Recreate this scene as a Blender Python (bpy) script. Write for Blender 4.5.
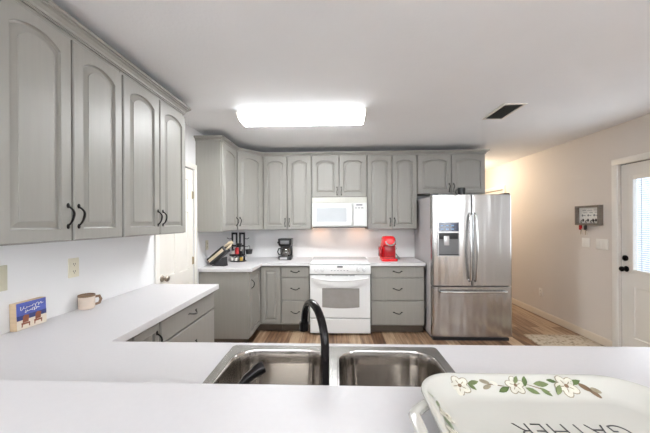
import bpy, bmesh, math, random
from mathutils import Vector, Matrix
random.seed(7)
for _o in list(bpy.data.objects):
    bpy.data.objects.remove(_o)
SC = bpy.context.scene
COL = SC.collection
PI = math.pi

# ------------------------------------------------------------------ camera, world, light, exposure
cam_d = bpy.data.cameras.new('camera')
cam_d.sensor_width = 36.0
cam_d.sensor_fit = 'HORIZONTAL'
cam_d.lens = 300.0 / 650.0 * 36.0
cam_d.shift_y = 5.5 / 650.0
cam_d.clip_start = 0.02
cam = bpy.data.objects.new('camera', cam_d)
COL.objects.link(cam)
cam.matrix_world = (Matrix.Translation((0, 0, 1.44)) @ Matrix.Rotation(0.038, 4, 'Z')
                    @ Matrix.Rotation(PI / 2, 4, 'X') @ Matrix.Rotation(-0.005, 4, 'Z'))
SC.camera = cam
SC.view_settings.view_transform = 'Standard'
SC.view_settings.look = 'None'
SC.view_settings.gamma = 1.0
SC.view_settings.use_curve_mapping = False
SC.view_settings.exposure = 0.06

world = bpy.data.worlds.new('sky')
SC.world = world
world.use_nodes = True
bg = world.node_tree.nodes['Background']
bg.inputs[0].default_value = (0.78, 0.88, 1.0, 1)
bg.inputs[1].default_value = 2.2

def area_light(name, loc, rot, sx, sy, power, color):
    d = bpy.data.lights.new(name, 'AREA')
    d.shape = 'RECTANGLE'; d.size = sx; d.size_y = sy
    d.energy = power; d.color = color
    o = bpy.data.objects.new(name, d); COL.objects.link(o)
    o.location = loc; o.rotation_euler = rot
    return o
# daylight coming through the two windows and the glazed opening behind the camera
DAY = (0.90, 0.96, 1.0)
area_light('window_daylight_west', (-0.45, -3.40, 1.50), (PI / 2 + 0.35, 0, 0), 1.5, 1.5, 13, DAY)
area_light('window_daylight_east', (1.95, -3.40, 1.50), (PI / 2 + 0.35, 0, 0), 1.5, 1.5, 13, DAY)
# added upward fill lights, set at the same windows to brighten the ceiling
for _x in (-0.45, 1.95):
    _l = area_light('window_ground_bounce', (_x, -3.38, 1.50), (PI / 2 + 1.25, 0, 0), 1.5, 1.5, 175, (0.91, 0.965, 1.0))
    _l.data.spread = math.radians(120)
area_light('side_window_daylight', (3.02, -1.40, 1.50), (0, PI / 2, 0), 1.15, 1.35, 38, DAY)
area_light('door_daylight', (3.02, 2.95, 1.39), (0, PI / 2, 0), 0.95, 0.62, 9, (0.86, 0.93, 1.0))
FIXTURE_STRENGTH = 41.0
HALL_POWER = 24.0
HOOD_POWER = 0.42

# ------------------------------------------------------------------ materials
def lin(r, g, b):
    f = lambda c: (c / 12.92 if c <= 0.04045 else ((c + 0.055) / 1.055) ** 2.4)
    return (f(r / 255.0), f(g / 255.0), f(b / 255.0), 1)

def mat(name, color, rough=0.5, metal=0.0, spec=0.5, bump=None, var=None, coat=0.0, stretch=(1, 1, 1)):
    """Principled material with procedural noise: var=(scale, amount) on colour, bump=(scale, strength)"""
    m = bpy.data.materials.new(name); m.use_nodes = True
    nt = m.node_tree; b = nt.nodes['Principled BSDF']
    b.inputs['Base Color'].default_value = color if len(color) == 4 else (*color, 1)
    b.inputs['Roughness'].default_value = rough
    b.inputs['Metallic'].default_value = metal
    b.inputs['Specular IOR Level'].default_value = spec
    b.inputs['Coat Weight'].default_value = coat
    tc = nt.nodes.new('ShaderNodeTexCoord'); mp = nt.nodes.new('ShaderNodeMapping')
    mp.inputs['Scale'].default_value = stretch
    nt.links.new(tc.outputs['Object'], mp.inputs['Vector'])
    if var is None: var = (6.0, 0.03)
    n = nt.nodes.new('ShaderNodeTexNoise'); n.inputs['Scale'].default_value = var[0]
    n.inputs['Detail'].default_value = 4
    nt.links.new(mp.outputs[0], n.inputs['Vector'])
    mr = nt.nodes.new('ShaderNodeMapRange')
    mr.inputs[1].default_value = 0.25; mr.inputs[2].default_value = 0.75
    mr.inputs[3].default_value = 1 - var[1]; mr.inputs[4].default_value = 1 + var[1]
    nt.links.new(n.outputs['Fac'], mr.inputs[0])
    mx = nt.nodes.new('ShaderNodeVectorMath'); mx.operation = 'SCALE'
    mx.inputs[0].default_value = b.inputs['Base Color'].default_value[:3]
    nt.links.new(mr.outputs[0], mx.inputs['Scale'])
    nt.links.new(mx.outputs[0], b.inputs['Base Color'])
    if bump:
        n2 = nt.nodes.new('ShaderNodeTexNoise'); n2.inputs['Scale'].default_value = bump[0]
        n2.inputs['Detail'].default_value = 3
        nt.links.new(mp.outputs[0], n2.inputs['Vector'])
        bp = nt.nodes.new('ShaderNodeBump'); bp.inputs['Strength'].default_value = bump[1]
        bp.inputs['Distance'].default_value = 0.004
        nt.links.new(n2.outputs['Fac'], bp.inputs['Height'])
        nt.links.new(bp.outputs[0], b.inputs['Normal'])
    return m

def emit(name, color, strength):
    m = bpy.data.materials.new(name); m.use_nodes = True
    nt = m.node_tree; nt.nodes.remove(nt.nodes['Principled BSDF'])
    e = nt.nodes.new('ShaderNodeEmission')
    e.inputs[0].default_value = (*color, 1); e.inputs[1].default_value = strength
    nt.links.new(e.outputs[0], nt.nodes['Material Output'].inputs[0])
    return m

def glass(name, tint=(1, 1, 1), mix=0.12):
    m = bpy.data.materials.new(name); m.use_nodes = True
    nt = m.node_tree; nt.nodes.remove(nt.nodes['Principled BSDF'])
    t = nt.nodes.new('ShaderNodeBsdfTransparent'); t.inputs[0].default_value = (*tint, 1)
    g = nt.nodes.new('ShaderNodeBsdfGlossy'); g.inputs['Roughness'].default_value = 0.03
    mx = nt.nodes.new('ShaderNodeMixShader'); mx.inputs[0].default_value = mix
    nt.links.new(t.outputs[0], mx.inputs[1]); nt.links.new(g.outputs[0], mx.inputs[2])
    nt.links.new(mx.outputs[0], nt.nodes['Material Output'].inputs[0])
    return m

def floor_material():
    m = bpy.data.materials.new('wood_plank_floor'); m.use_nodes = True
    nt = m.node_tree; b = nt.nodes['Principled BSDF']; L = nt.links.new
    tc = nt.nodes.new('ShaderNodeTexCoord'); mp = nt.nodes.new('ShaderNodeMapping')
    mp.inputs['Rotation'].default_value = (0, 0, PI / 2)
    L(tc.outputs['Object'], mp.inputs['Vector'])
    br = nt.nodes.new('ShaderNodeTexBrick')
    br.inputs['Scale'].default_value = 1.0
    br.inputs['Brick Width'].default_value = 3.05
    br.inputs['Row Height'].default_value = 0.145
    br.inputs['Mortar Size'].default_value = 0.0018
    br.inputs['Color1'].default_value = (0.02, 0.02, 0.02, 1)
    br.inputs['Color2'].default_value = (1, 1, 1, 1)
    br.inputs['Mortar'].default_value = (0.0, 0.0, 0.0, 1)
    br.offset = 0.37; br.offset_frequency = 2
    L(mp.outputs[0], br.inputs['Vector'])
    mp2 = nt.nodes.new('ShaderNodeMapping'); mp2.inputs['Scale'].default_value = (16.0, 1.1, 1)
    L(tc.outputs['Object'], mp2.inputs['Vector'])
    n = nt.nodes.new('ShaderNodeTexNoise'); n.inputs['Scale'].default_value = 1.7
    n.inputs['Detail'].default_value = 7; n.inputs['Roughness'].default_value = 0.62
    L(mp2.outputs[0], n.inputs['Vector'])
    ad = nt.nodes.new('ShaderNodeMath'); ad.operation = 'MULTIPLY_ADD'
    L(br.outputs['Color'], ad.inputs[0]); ad.inputs[1].default_value = 0.42
    L(n.outputs['Fac'], ad.inputs[2])
    cr = nt.nodes.new('ShaderNodeValToRGB')
    e = cr.color_ramp.elements
    e[0].position = 0.36; e[0].color = lin(58, 38, 26)
    e[1].position = 0.92; e[1].color = lin(184, 158, 130)
    x = e.new(0.53); x.color = lin(100, 70, 49)
    x = e.new(0.70); x.color = lin(140, 109, 83)
    L(ad.outputs[0], cr.inputs[0])
    mm = nt.nodes.new('ShaderNodeMix'); mm.data_type = 'RGBA'
    L(br.outputs['Fac'], mm.inputs[0]); L(cr.outputs[0], mm.inputs[6]); mm.inputs[7].default_value = lin(50, 34, 24)
    L(mm.outputs[2], b.inputs['Base Color'])
    b.inputs['Roughness'].default_value = 0.42
    bp = nt.nodes.new('ShaderNodeBump'); bp.inputs['Strength'].default_value = 0.15; bp.inputs['Distance'].default_value = 0.002
    L(n.outputs['Fac'], bp.inputs['Height']); L(bp.outputs[0], b.inputs['Normal'])
    return m

def steel_material(name, base, rough, stretch, amount=0.12, aniso=0.0):
    m = bpy.data.materials.new(name); m.use_nodes = True
    nt = m.node_tree; b = nt.nodes['Principled BSDF']; L = nt.links.new
    b.inputs['Metallic'].default_value = 1.0
    b.inputs['Base Color'].default_value = base
    tc = nt.nodes.new('ShaderNodeTexCoord'); mp = nt.nodes.new('ShaderNodeMapping')
    mp.inputs['Scale'].default_value = stretch
    L(tc.outputs['Object'], mp.inputs['Vector'])
    n = nt.nodes.new('ShaderNodeTexNoise'); n.inputs['Scale'].default_value = 1.0; n.inputs['Detail'].default_value = 3
    L(mp.outputs[0], n.inputs['Vector'])
    mr = nt.nodes.new('ShaderNodeMapRange'); mr.inputs[3].default_value = rough - amount; mr.inputs[4].default_value = rough + amount
    L(n.outputs['Fac'], mr.inputs[0]); L(mr.outputs[0], b.inputs['Roughness'])
    if aniso:
        tv = nt.nodes.new('ShaderNodeCombineXYZ'); tv.inputs[0].default_value = 1.0
        L(tv.outputs[0], b.inputs['Tangent']); b.inputs['Anisotropic'].default_value = aniso
    bp = nt.nodes.new('ShaderNodeBump'); bp.inputs['Strength'].default_value = 0.06; bp.inputs['Distance'].default_value = 0.001
    L(n.outputs['Fac'], bp.inputs['Height'])
    if aniso:   # slight waviness of the sheet metal: long vertical bands
        mp3 = nt.nodes.new('ShaderNodeMapping'); mp3.inputs['Scale'].default_value = (9.0, 9.0, 0.5)
        L(tc.outputs['Object'], mp3.inputs['Vector'])
        n3 = nt.nodes.new('ShaderNodeTexNoise'); n3.inputs['Scale'].default_value = 1.0; n3.inputs['Detail'].default_value = 1
        L(mp3.outputs[0], n3.inputs['Vector'])
        b3 = nt.nodes.new('ShaderNodeBump'); b3.inputs['Strength'].default_value = 1.0; b3.inputs['Distance'].default_value = 0.012
        L(n3.outputs['Fac'], b3.inputs['Height']); L(b3.outputs[0], bp.inputs['Normal'])
    L(bp.outputs[0], b.inputs['Normal'])
    return m

def doormat_material():
    m = bpy.data.materials.new('doormat_weave'); m.use_nodes = True
    nt = m.node_tree; b = nt.nodes['Principled BSDF']; L = nt.links.new
    tc = nt.nodes.new('ShaderNodeTexCoord')
    n = nt.nodes.new('ShaderNodeTexVoronoi'); n.inputs['Scale'].default_value = 26
    L(tc.outputs['Object'], n.inputs['Vector'])
    n2 = nt.nodes.new('ShaderNodeTexNoise'); n2.inputs['Scale'].default_value = 14; n2.inputs['Detail'].default_value = 5
    L(tc.outputs['Object'], n2.inputs['Vector'])
    ad = nt.nodes.new('ShaderNodeMath'); ad.operation = 'ADD'
    L(n.outputs['Distance'], ad.inputs[0]); L(n2.outputs['Fac'], ad.inputs[1])
    cr = nt.nodes.new('ShaderNodeValToRGB')
    cr.color_ramp.elements[0].position = 0.5; cr.color_ramp.elements[0].color = lin(112, 97, 80)
    cr.color_ramp.elements[1].position = 1.05; cr.color_ramp.elements[1].color = lin(190, 176, 156)
    L(ad.outputs[0], cr.inputs[0]); L(cr.outputs[0], b.inputs['Base Color'])
    b.inputs['Roughness'].default_value = 0.95
    return m

M = {}
M['cab'] = mat('grey_painted_oak', lin(147, 144, 138), 0.42, var=(3.0, 0.035), bump=(4.0, 0.10), stretch=(14, 14, 0.8))
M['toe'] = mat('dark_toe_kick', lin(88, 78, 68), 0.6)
M['iron'] = mat('black_iron', (0.012, 0.010, 0.010), 0.32, 0.6)
M['counter'] = mat('white_laminate', lin(214, 211, 212), 0.42, spec=0.3, var=(60, 0.012))
M['wall_white'] = mat('white_wall_paint', lin(232, 231, 231), 0.6, var=(2, 0.01), bump=(90, 0.08))
M['wall_beige'] = mat('cream_wall_paint', lin(223, 215, 207), 0.65, var=(2, 0.012), bump=(90, 0.10))
M['ceil'] = mat('ceiling_paint', lin(241, 242, 244), 0.9, var=(3, 0.012), bump=(55, 0.25))
M['trim'] = mat('white_trim_paint', lin(236, 232, 225), 0.35, var=(3, 0.01))
M['door'] = mat('white_door_paint', lin(232, 227, 219), 0.38, var=(3, 0.01))
M['trim_cream'] = mat('cream_trim_paint', lin(222, 209, 192), 0.45, var=(3, 0.01))
M['floor'] = floor_material()
M['steel'] = steel_material('brushed_steel_front', (0.50, 0.495, 0.49, 1), 0.20, (1.2, 1.2, 160), 0.04, 0.75)
M['sink'] = steel_material('sink_steel', (0.46, 0.43, 0.40, 1), 0.16, (60, 60, 2.0), 0.05)
M['sinkrim'] = steel_material('sink_rim_steel', (0.60, 0.585, 0.57, 1), 0.20, (4, 80, 80), 0.05)
M['handle'] = steel_material('polished_handle_steel', (0.66, 0.655, 0.65, 1), 0.16, (40, 40, 2), 0.04)
M['nickel'] = mat('satin_nickel', (0.46, 0.40, 0.34), 0.28, 1.0)
M['brass'] = mat('aged_brass', (0.42, 0.34, 0.22), 0.35, 1.0)
M['fridge_side'] = mat('fridge_case_grey', lin(176, 172, 172), 0.42, var=(30, 0.03), bump=(200, 0.1))
M['dark_plastic'] = mat('dark_grey_plastic', lin(46, 46, 48), 0.4)
M['black'] = mat('black_plastic', (0.010, 0.010, 0.011), 0.30)
M['bronze'] = mat('oil_rubbed_bronze', (0.013, 0.011, 0.011), 0.22, 0.7)
M['white_app'] = mat('white_enamel', lin(230, 230, 230), 0.25, var=(4, 0.008), coat=0.3)
M['micro_white'] = mat('white_microwave_plastic', lin(214, 215, 213), 0.35, var=(4, 0.008))
M['glass_top'] = mat('white_glass_cooktop', lin(240, 240, 240), 0.10)
M['oven_glass'] = mat('grey_oven_glass', lin(150, 146, 143), 0.12, var=(9, 0.10), coat=0.4)
M['micro_glass'] = mat('pale_microwave_window', lin(178, 181, 184), 0.18, var=(5, 0.05))
M['grille'] = mat('cream_grille', lin(206, 205, 197), 0.5)
M['grey_print'] = mat('grey_print', lin(120, 122, 126), 0.5)
M['red'] = mat('glossy_red_plastic', (0.72, 0.012, 0.018), 0.20, coat=0.4)
M['red_dark'] = mat('deep_red_plastic', (0.36, 0.006, 0.012), 0.25)
M['silver'] = mat('silver_plastic', lin(205, 203, 203), 0.25, 0.4)
M['cream'] = mat('cream_handle', lin(224, 208, 180), 0.4, var=(20, 0.06))
M['wood_light'] = mat('pale_wood', lin(206, 180, 148), 0.6, var=(8, 0.10), stretch=(1, 1, 8))
M['barnwood'] = mat('grey_barn_wood', lin(122, 112, 102), 0.7, var=(10, 0.18), stretch=(1, 1, 8))
M['paper'] = mat('white_paper', lin(235, 233, 228), 0.7)
M['ivory'] = mat('ivory_plate', lin(226, 219, 198), 0.4)
M['ivory_dark'] = mat('ivory_slot', lin(110, 102, 90), 0.5)
M['plate_white'] = mat('white_plate', lin(240, 236, 229), 0.35)
M['plate_tan'] = mat('tan_plate', lin(205, 200, 178), 0.4)
M['mug'] = mat('beige_stoneware', lin(214, 197, 182), 0.45, var=(25, 0.06))
M['mug_rim'] = mat('brown_stoneware', lin(132, 104, 82), 0.45)
M['ceramic'] = mat('glazed_ceramic', lin(203, 201, 193), 0.14, var=(5, 0.012), coat=0.5)
M['ink'] = mat('black_glaze', (0.015, 0.015, 0.015), 0.3)
M['leaf'] = mat('leaf_glaze', lin(112, 124, 82), 0.3, var=(60, 0.25))
M['leaf_dark'] = mat('dark_leaf_glaze', lin(84, 102, 58), 0.3, var=(60, 0.25))
M['petal'] = mat('petal_glaze', lin(206, 202, 188), 0.3, var=(90, 0.12))
M['petal_edge'] = mat('petal_outline_glaze', lin(142, 132, 112), 0.3, var=(90, 0.15))
M['twig'] = mat('twig_glaze', lin(116, 92, 70), 0.3, var=(60, 0.2))
M['pic_sky'] = mat('picture_blue', lin(84, 98, 176), 0.4, var=(14, 0.25))
M['pic_sea'] = mat('picture_deep_blue', lin(52, 64, 120), 0.4, var=(30, 0.3))
M['pic_sand'] = mat('picture_sand', lin(226, 214, 196), 0.5, var=(30, 0.06))
M['pic_chair'] = mat('picture_brown', lin(136, 78, 54), 0.5, var=(40, 0.2))
M['display'] = mat('dark_blue_display', lin(20, 32, 66), 0.15, coat=0.5)
M['display_text'] = emit('display_glyphs', (0.35, 0.6, 1.0), 0.8)
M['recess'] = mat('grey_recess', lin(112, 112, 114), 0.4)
M['vent'] = mat('grey_vent_metal', lin(120, 119, 115), 0.4, 0.3)
M['vent_dark'] = mat('dark_duct', lin(34, 32, 30), 0.8)
M['mat'] = doormat_material()
M['diffuser'] = emit('lit_diffuser', (0.955, 0.985, 1.0), FIXTURE_STRENGTH)
# prismatic lens: shines mostly downwards, its upright sides much less
_nt = M['diffuser'].node_tree; _e = [n for n in _nt.nodes if n.type == 'EMISSION'][0]
_g = _nt.nodes.new('ShaderNodeNewGeometry'); _s = _nt.nodes.new('ShaderNodeSeparateXYZ')
_nt.links.new(_g.outputs['True Normal'], _s.inputs[0])
_m = _nt.nodes.new('ShaderNodeMapRange'); _m.inputs[1].default_value = -0.05; _m.inputs[2].default_value = -0.95
_m.inputs[3].default_value = FIXTURE_STRENGTH * 0.06; _m.inputs[4].default_value = FIXTURE_STRENGTH
_nt.links.new(_s.outputs[2], _m.inputs[0]); _nt.links.new(_m.outputs[0], _e.inputs[1])
M['hood_lamp'] = emit('hood_lamp', (1.0, 0.62, 0.36), 6.0)
M['hall_lamp'] = emit('hall_lamp', (1.0, 0.78, 0.55), 8.0)
M['glass'] = glass('window_glass')
M['carafe'] = glass('carafe_glass', (0.55, 0.48, 0.45), 0.25)
M['coffee'] = mat('coffee_tint', lin(170, 140, 130), 0.15)
M['blind'] = mat('white_blind_slats', lin(240, 243, 246), 0.5)
_nt = M['blind'].node_tree; _tr = _nt.nodes.new('ShaderNodeBsdfTranslucent'); _tr.inputs[0].default_value = (0.9, 0.93, 0.97, 1)
_mx = _nt.nodes.new('ShaderNodeMixShader'); _mx.inputs[0].default_value = 0.55
_nt.links.new(_nt.nodes['Principled BSDF'].outputs[0], _mx.inputs[1]); _nt.links.new(_tr.outputs[0], _mx.inputs[2])
_nt.links.new(_mx.outputs[0], _nt.nodes['Material Output'].inputs[0])
M['jar_yellow'] = mat('yellow_spice', lin(206, 168, 74), 0.4)
M['jar_white'] = mat('pale_spice', lin(222, 214, 206), 0.4)
M['jar_red'] = mat('red_lid', lin(186, 30, 36), 0.35)
M['steel_small'] = mat('small_steel', (0.6, 0.58, 0.56), 0.25, 1.0)

# ------------------------------------------------------------------ mesh helpers
class MB:
    def __init__(s): s.bm = bmesh.new()
    def box(s, x0, x1, y0, y1, z0, z1, bev=0.0, seg=2, T=None):
        t = bmesh.new()
        bmesh.ops.create_cube(t, size=1.0)
        bmesh.ops.scale(t, vec=(abs(x1 - x0), abs(y1 - y0), abs(z1 - z0)), verts=t.verts)
        bmesh.ops.translate(t, vec=((x0 + x1) / 2, (y0 + y1) / 2, (z0 + z1) / 2), verts=t.verts)
        if bev: bmesh.ops.bevel(t, geom=list(t.edges), offset=bev, segments=seg, profile=0.5, affect='EDGES')
        if T is not None: bmesh.ops.transform(t, matrix=T, verts=t.verts)
        s._merge(t); return s
    def _merge(s, t):
        me = bpy.data.meshes.new('tmp'); t.to_mesh(me); t.free()
        s.bm.from_mesh(me); bpy.data.meshes.remove(me)
    def loops(s, loops, cap0=True, cap1=True, closed=True):
        rings = [[s.bm.verts.new(p) for p in L] for L in loops]
        n = len(rings[0])
        for a, b in zip(rings, rings[1:]):
            for i in range(n if closed else n - 1):
                j = (i + 1) % n
                s.bm.faces.new((a[i], a[j], b[j], b[i]))
        if cap0: s.bm.faces.new(list(reversed(rings[0])))
        if cap1: s.bm.faces.new(rings[-1])
        return s
    def tube(s, pts, r, n=10, caps=True, flat=1.0):
        pts = [Vector(p) for p in pts]
        rs = r if isinstance(r, (list, tuple)) else [r] * len(pts)
        T = [(pts[min(i + 1, len(pts) - 1)] - pts[max(i - 1, 0)]).normalized() for i in range(len(pts))]
        up = Vector((0, 0, 1)) if abs(T[0].z) < 0.9 else Vector((1, 0, 0))
        u = T[0].cross(up).normalized(); L = []
        for p, t, rr in zip(pts, T, rs):
            u = (u - t * u.dot(t)).normalized(); v = t.cross(u)
            L.append([p + (u * math.cos(2 * PI * k / n) + v * math.sin(2 * PI * k / n) * flat) * rr for k in range(n)])
        return s.loops(L, caps, caps)
    def lathe(s, prof, c=(0, 0, 0), n=28, T=None):
        L = [[Vector((c[0] + r * math.cos(2 * PI * k / n), c[1] + r * math.sin(2 * PI * k / n), c[2] + z)) for k in range(n)] for r, z in prof]
        if T is not None: L = [[T @ p for p in q] for q in L]
        return s.loops(L)
    def ball(s, c, rx, ry=None, rz=None, n=12):
        ry = ry or rx; rz = rz or rx
        t = bmesh.new(); bmesh.ops.create_uvsphere(t, u_segments=n, v_segments=max(6, n // 2 + 2), radius=1)
        bmesh.ops.scale(t, vec=(rx, ry, rz), verts=t.verts); bmesh.ops.translate(t, vec=c, verts=t.verts)
        s._merge(t); return s
    def poly(s, pts):
        s.bm.faces.new([s.bm.verts.new(p) for p in pts]); return s
    def prism(s, pts, z0, z1):
        return s.loops([[(p[0], p[1], z0) for p in pts], [(p[0], p[1], z1) for p in pts]])
    def extrude_profile(s, prof, axis0, axis1):
        """prof points (a,b,c) given as vectors at start; extruded by vector axis1"""
        return s.loops([[Vector(p) + Vector(axis0) for p in prof], [Vector(p) + Vector(axis1) for p in prof]])
    def sheet_with_holes(s, outer, holes, z0, z1):
        """slab with vertical sides between z0 and z1 and through holes"""
        for z in (z0, z1):
            t = bmesh.new(); edges = []
            for L in [outer] + holes:
                vs = [t.verts.new((p[0], p[1], z)) for p in L]
                for i in range(len(vs)): edges.append(t.edges.new((vs[i], vs[(i + 1) % len(vs)])))
            bmesh.ops.triangle_fill(t, use_beauty=True, use_dissolve=False, edges=edges, normal=(0, 0, 1))
            s._merge(t)
        for L in [outer] + holes:
            s.loops([[(p[0], p[1], z0) for p in L], [(p[0], p[1], z1) for p in L]], False, False)
        bmesh.ops.remove_doubles(s.bm, verts=s.bm.verts, dist=1e-5)
        return s
    def build(s, name, material, parent=None, angle=32, bevel=0.0):
        bmesh.ops.recalc_face_normals(s.bm, faces=s.bm.faces)
        me = bpy.data.meshes.new(name); s.bm.to_mesh(me); s.bm.free()
        for p in me.polygons: p.use_smooth = True
        me.set_sharp_from_angle(angle=math.radians(angle))
        me.materials.append(material)
        o = bpy.data.objects.new(name, me); COL.objects.link(o)
        if parent is not None: o.parent = parent
        if bevel:
            b = o.modifiers.new('bevel', 'BEVEL'); b.width = bevel; b.segments = 2; b.limit_method = 'ANGLE'; b.angle_limit = math.radians(40)
        return o

def bx(*a, **k): return MB().box(*a, **k)

def thing(name, label, cat, loc=(0, 0, 0), rotz=0.0, group=None):
    o = bpy.data.objects.new(name, None); COL.objects.link(o)
    o.empty_display_size = 0.05
    o.location = loc; o.rotation_euler = (0, 0, rotz)
    o['label'] = label; o['category'] = cat
    if group: o['group'] = group
    return o
def tag(o, label, cat, group=None):
    o['label'] = label; o['category'] = cat
    if group: o['group'] = group
    return o
def struct(o):
    o['kind'] = 'structure'; return o
def rrect(x0, x1, y0, y1, r, n=6):
    out = []
    for cx, cy, a in ((x1 - r, y0 + r, -PI / 2), (x1 - r, y1 - r, 0), (x0 + r, y1 - r, PI / 2), (x0 + r, y0 + r, PI)):
        for k in range(n + 1):
            t = a + PI / 2 * k / n
            out.append((cx + r * math.cos(t), cy + r * math.sin(t)))
    return out
def at(o, loc, rot=(0, 0, 0)):
    o.location = loc; o.rotation_euler = rot; return o

# ------------------------------------------------------------------ the setting
CEIL = 2.49; WL = -1.59; WB = 4.49; WR = 3.085; REAR = -3.5; HALL = 7.2
def wall_y(name, x0, x1, y0, y1, z1, openings, m):
    """wall running along Y with rectangular openings (ya, yb, za, zb)"""
    b = MB(); y = y0
    for ya, yb, za, zb in sorted(openings):
        b.box(x0, x1, y, ya, 0, z1)
        if za > 0: b.box(x0, x1, ya, yb, 0, za)
        b.box(x0, x1, ya, yb, zb, z1); y = yb
    b.box(x0, x1, y, y1, 0, z1)
    return struct(b.build(name, m))
struct(bx(WL - 0.12, WR + 0.12, REAR - 0.12, HALL + 0.12, -0.10, 0.0).build('floor', M['floor']))
struct(bx(WL - 0.12, WR + 0.12, REAR - 0.12, HALL + 0.12, CEIL, CEIL + 0.10).build('ceiling', M['ceil']))
PD0, PD1, PDH = 2.615, 3.285, 2.03          # pantry door opening
wall_y('wall_left', WL - 0.12, WL, REAR, WB + 0.12, CEIL, [(PD0, PD1, 0, PDH)], M['wall_white'])
struct(bx(WL, 2.12, WB, WB + 0.12, 0, CEIL).build('wall_back', M['wall_white']))
struct(bx(2.06, 2.12, WB + 0.12, HALL, 0, CEIL).build('wall_hall', M['wall_beige']))
struct(bx(2.06, WR, HALL, HALL + 0.12, 0, CEIL).build('wall_far', M['wall_beige']))
ED0, ED1, EDH = 2.49, 3.402, 2.047          # entry door opening
SW0, SW1 = -2.10, -0.70                     # side window of the living area
HD0, HD1, HDH = 5.66, 6.42, 2.03            # hall door opening
wall_y('wall_right', WR, WR + 0.12, REAR, HALL, CEIL, [(SW0, SW1, 0.9, 2.12), (ED0, ED1, 0, EDH), (HD0, HD1, 0, HDH)], M['wall_beige'])
b = MB(); z0, z1 = 0.75, 2.25; x = WL
for xa, xb in ((-1.2, 0.3), (1.2, 2.7)):
    b.box(x, xa, REAR - 0.12, REAR, 0, CEIL); b.box(xa, xb, REAR - 0.12, REAR, 0, z0); b.box(xa, xb, REAR - 0.12, REAR, z1, CEIL); x = xb
b.box(x, WR, REAR - 0.12, REAR, 0, CEIL)
struct(b.build('wall_rear', M['wall_white']))
for i, (xa, xb) in enumerate(((-1.2, 0.3), (1.2, 2.7))):
    f = MB()
    for q in ((xa, xa + 0.05, z0, z1), (xb - 0.05, xb, z0, z1), (xa + 0.05, xb - 0.05, z0, z0 + 0.05), (xa + 0.05, xb - 0.05, z1 - 0.05, z1), ((xa + xb) / 2 - 0.02, (xa + xb) / 2 + 0.02, z0 + 0.05, z1 - 0.05)):
        f.box(q[0], q[1], REAR - 0.09, REAR - 0.04, q[2], q[3])
    w = struct(f.build('window_%d' % (i + 1), M['trim']))
    bx(xa + 0.04, xb - 0.04, REAR - 0.068, REAR - 0.062, z0 + 0.04, z1 - 0.04).build('pane', M['glass'], w)

f = MB()
for q in ((SW0, SW0 + 0.05, 0.9, 2.12), (SW1 - 0.05, SW1, 0.9, 2.12), (SW0 + 0.05, SW1 - 0.05, 0.9, 0.95), (SW0 + 0.05, SW1 - 0.05, 2.07, 2.12), (-1.42, -1.38, 0.95, 2.07)):
    f.box(WR + 0.04, WR + 0.09, q[0], q[1], q[2], q[3])
w = struct(f.build('window_3', M['trim']))
bx(WR + 0.062, WR + 0.068, SW0 + 0.04, SW1 - 0.04, 0.94, 2.08).build('pane', M['glass'], w)
# half wall that carries the raised bar
struct(bx(WL, 1.62, 0.50, 0.612, 0, 1.028).build('wall_peninsula', M['wall_white']))

# casings and baseboards
def casing(name, X, ya, yb, zt, w, side, lip=0.016):
    """side=+1: casing stands out towards +X from plane X"""
    x0, x1 = sorted((X, X + side * lip))
    b = MB()
    b.box(x0, x1, ya - w, ya, 0, zt, bev=0.004); b.box(x0, x1, yb, yb + w, 0, zt, bev=0.004); b.box(x0, x1, ya - w, yb + w, zt, zt + w, bev=0.004)
    return struct(b.build(name, M['trim']))
casing('trim_1', WL + 0.0005, PD0, PD1, PDH, 0.058, +1)
casing('trim_2', WR - 0.0005, ED0, ED1, EDH, 0.066, -1)
casing('trim_3', WR - 0.0005, HD0, HD1, HDH, 0.066, -1)
def base_y(name, X, ya, yb, side, m):
    x1 = X + side * 0.013
    pr = [(X, 0), (x1, 0), (x1, 0.07), (X + side * 0.008, 0.083), (X + side * 0.004, 0.088), (X, 0.088)]
    b = MB(); b.loops([[(p[0], ya, p[1]) for p in pr], [(p[0], yb, p[1]) for p in pr]])
    return struct(b.build(name, m))
base_y('baseboard_right', WR - 0.0005, ED1 + 0.067, HD0 - 0.067, -1, M['trim_cream'])
base_y('baseboard_far', WR - 0.0005, HD1 + 0.067, HALL, -1, M['trim_cream'])
base_y('baseboard_front', WR - 0.0005, REAR, ED0 - 0.067, -1, M['trim_cream'])
base_y('baseboard_hall', 2.1205, WB + 0.12, HALL, +1, M['trim_cream'])

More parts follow.
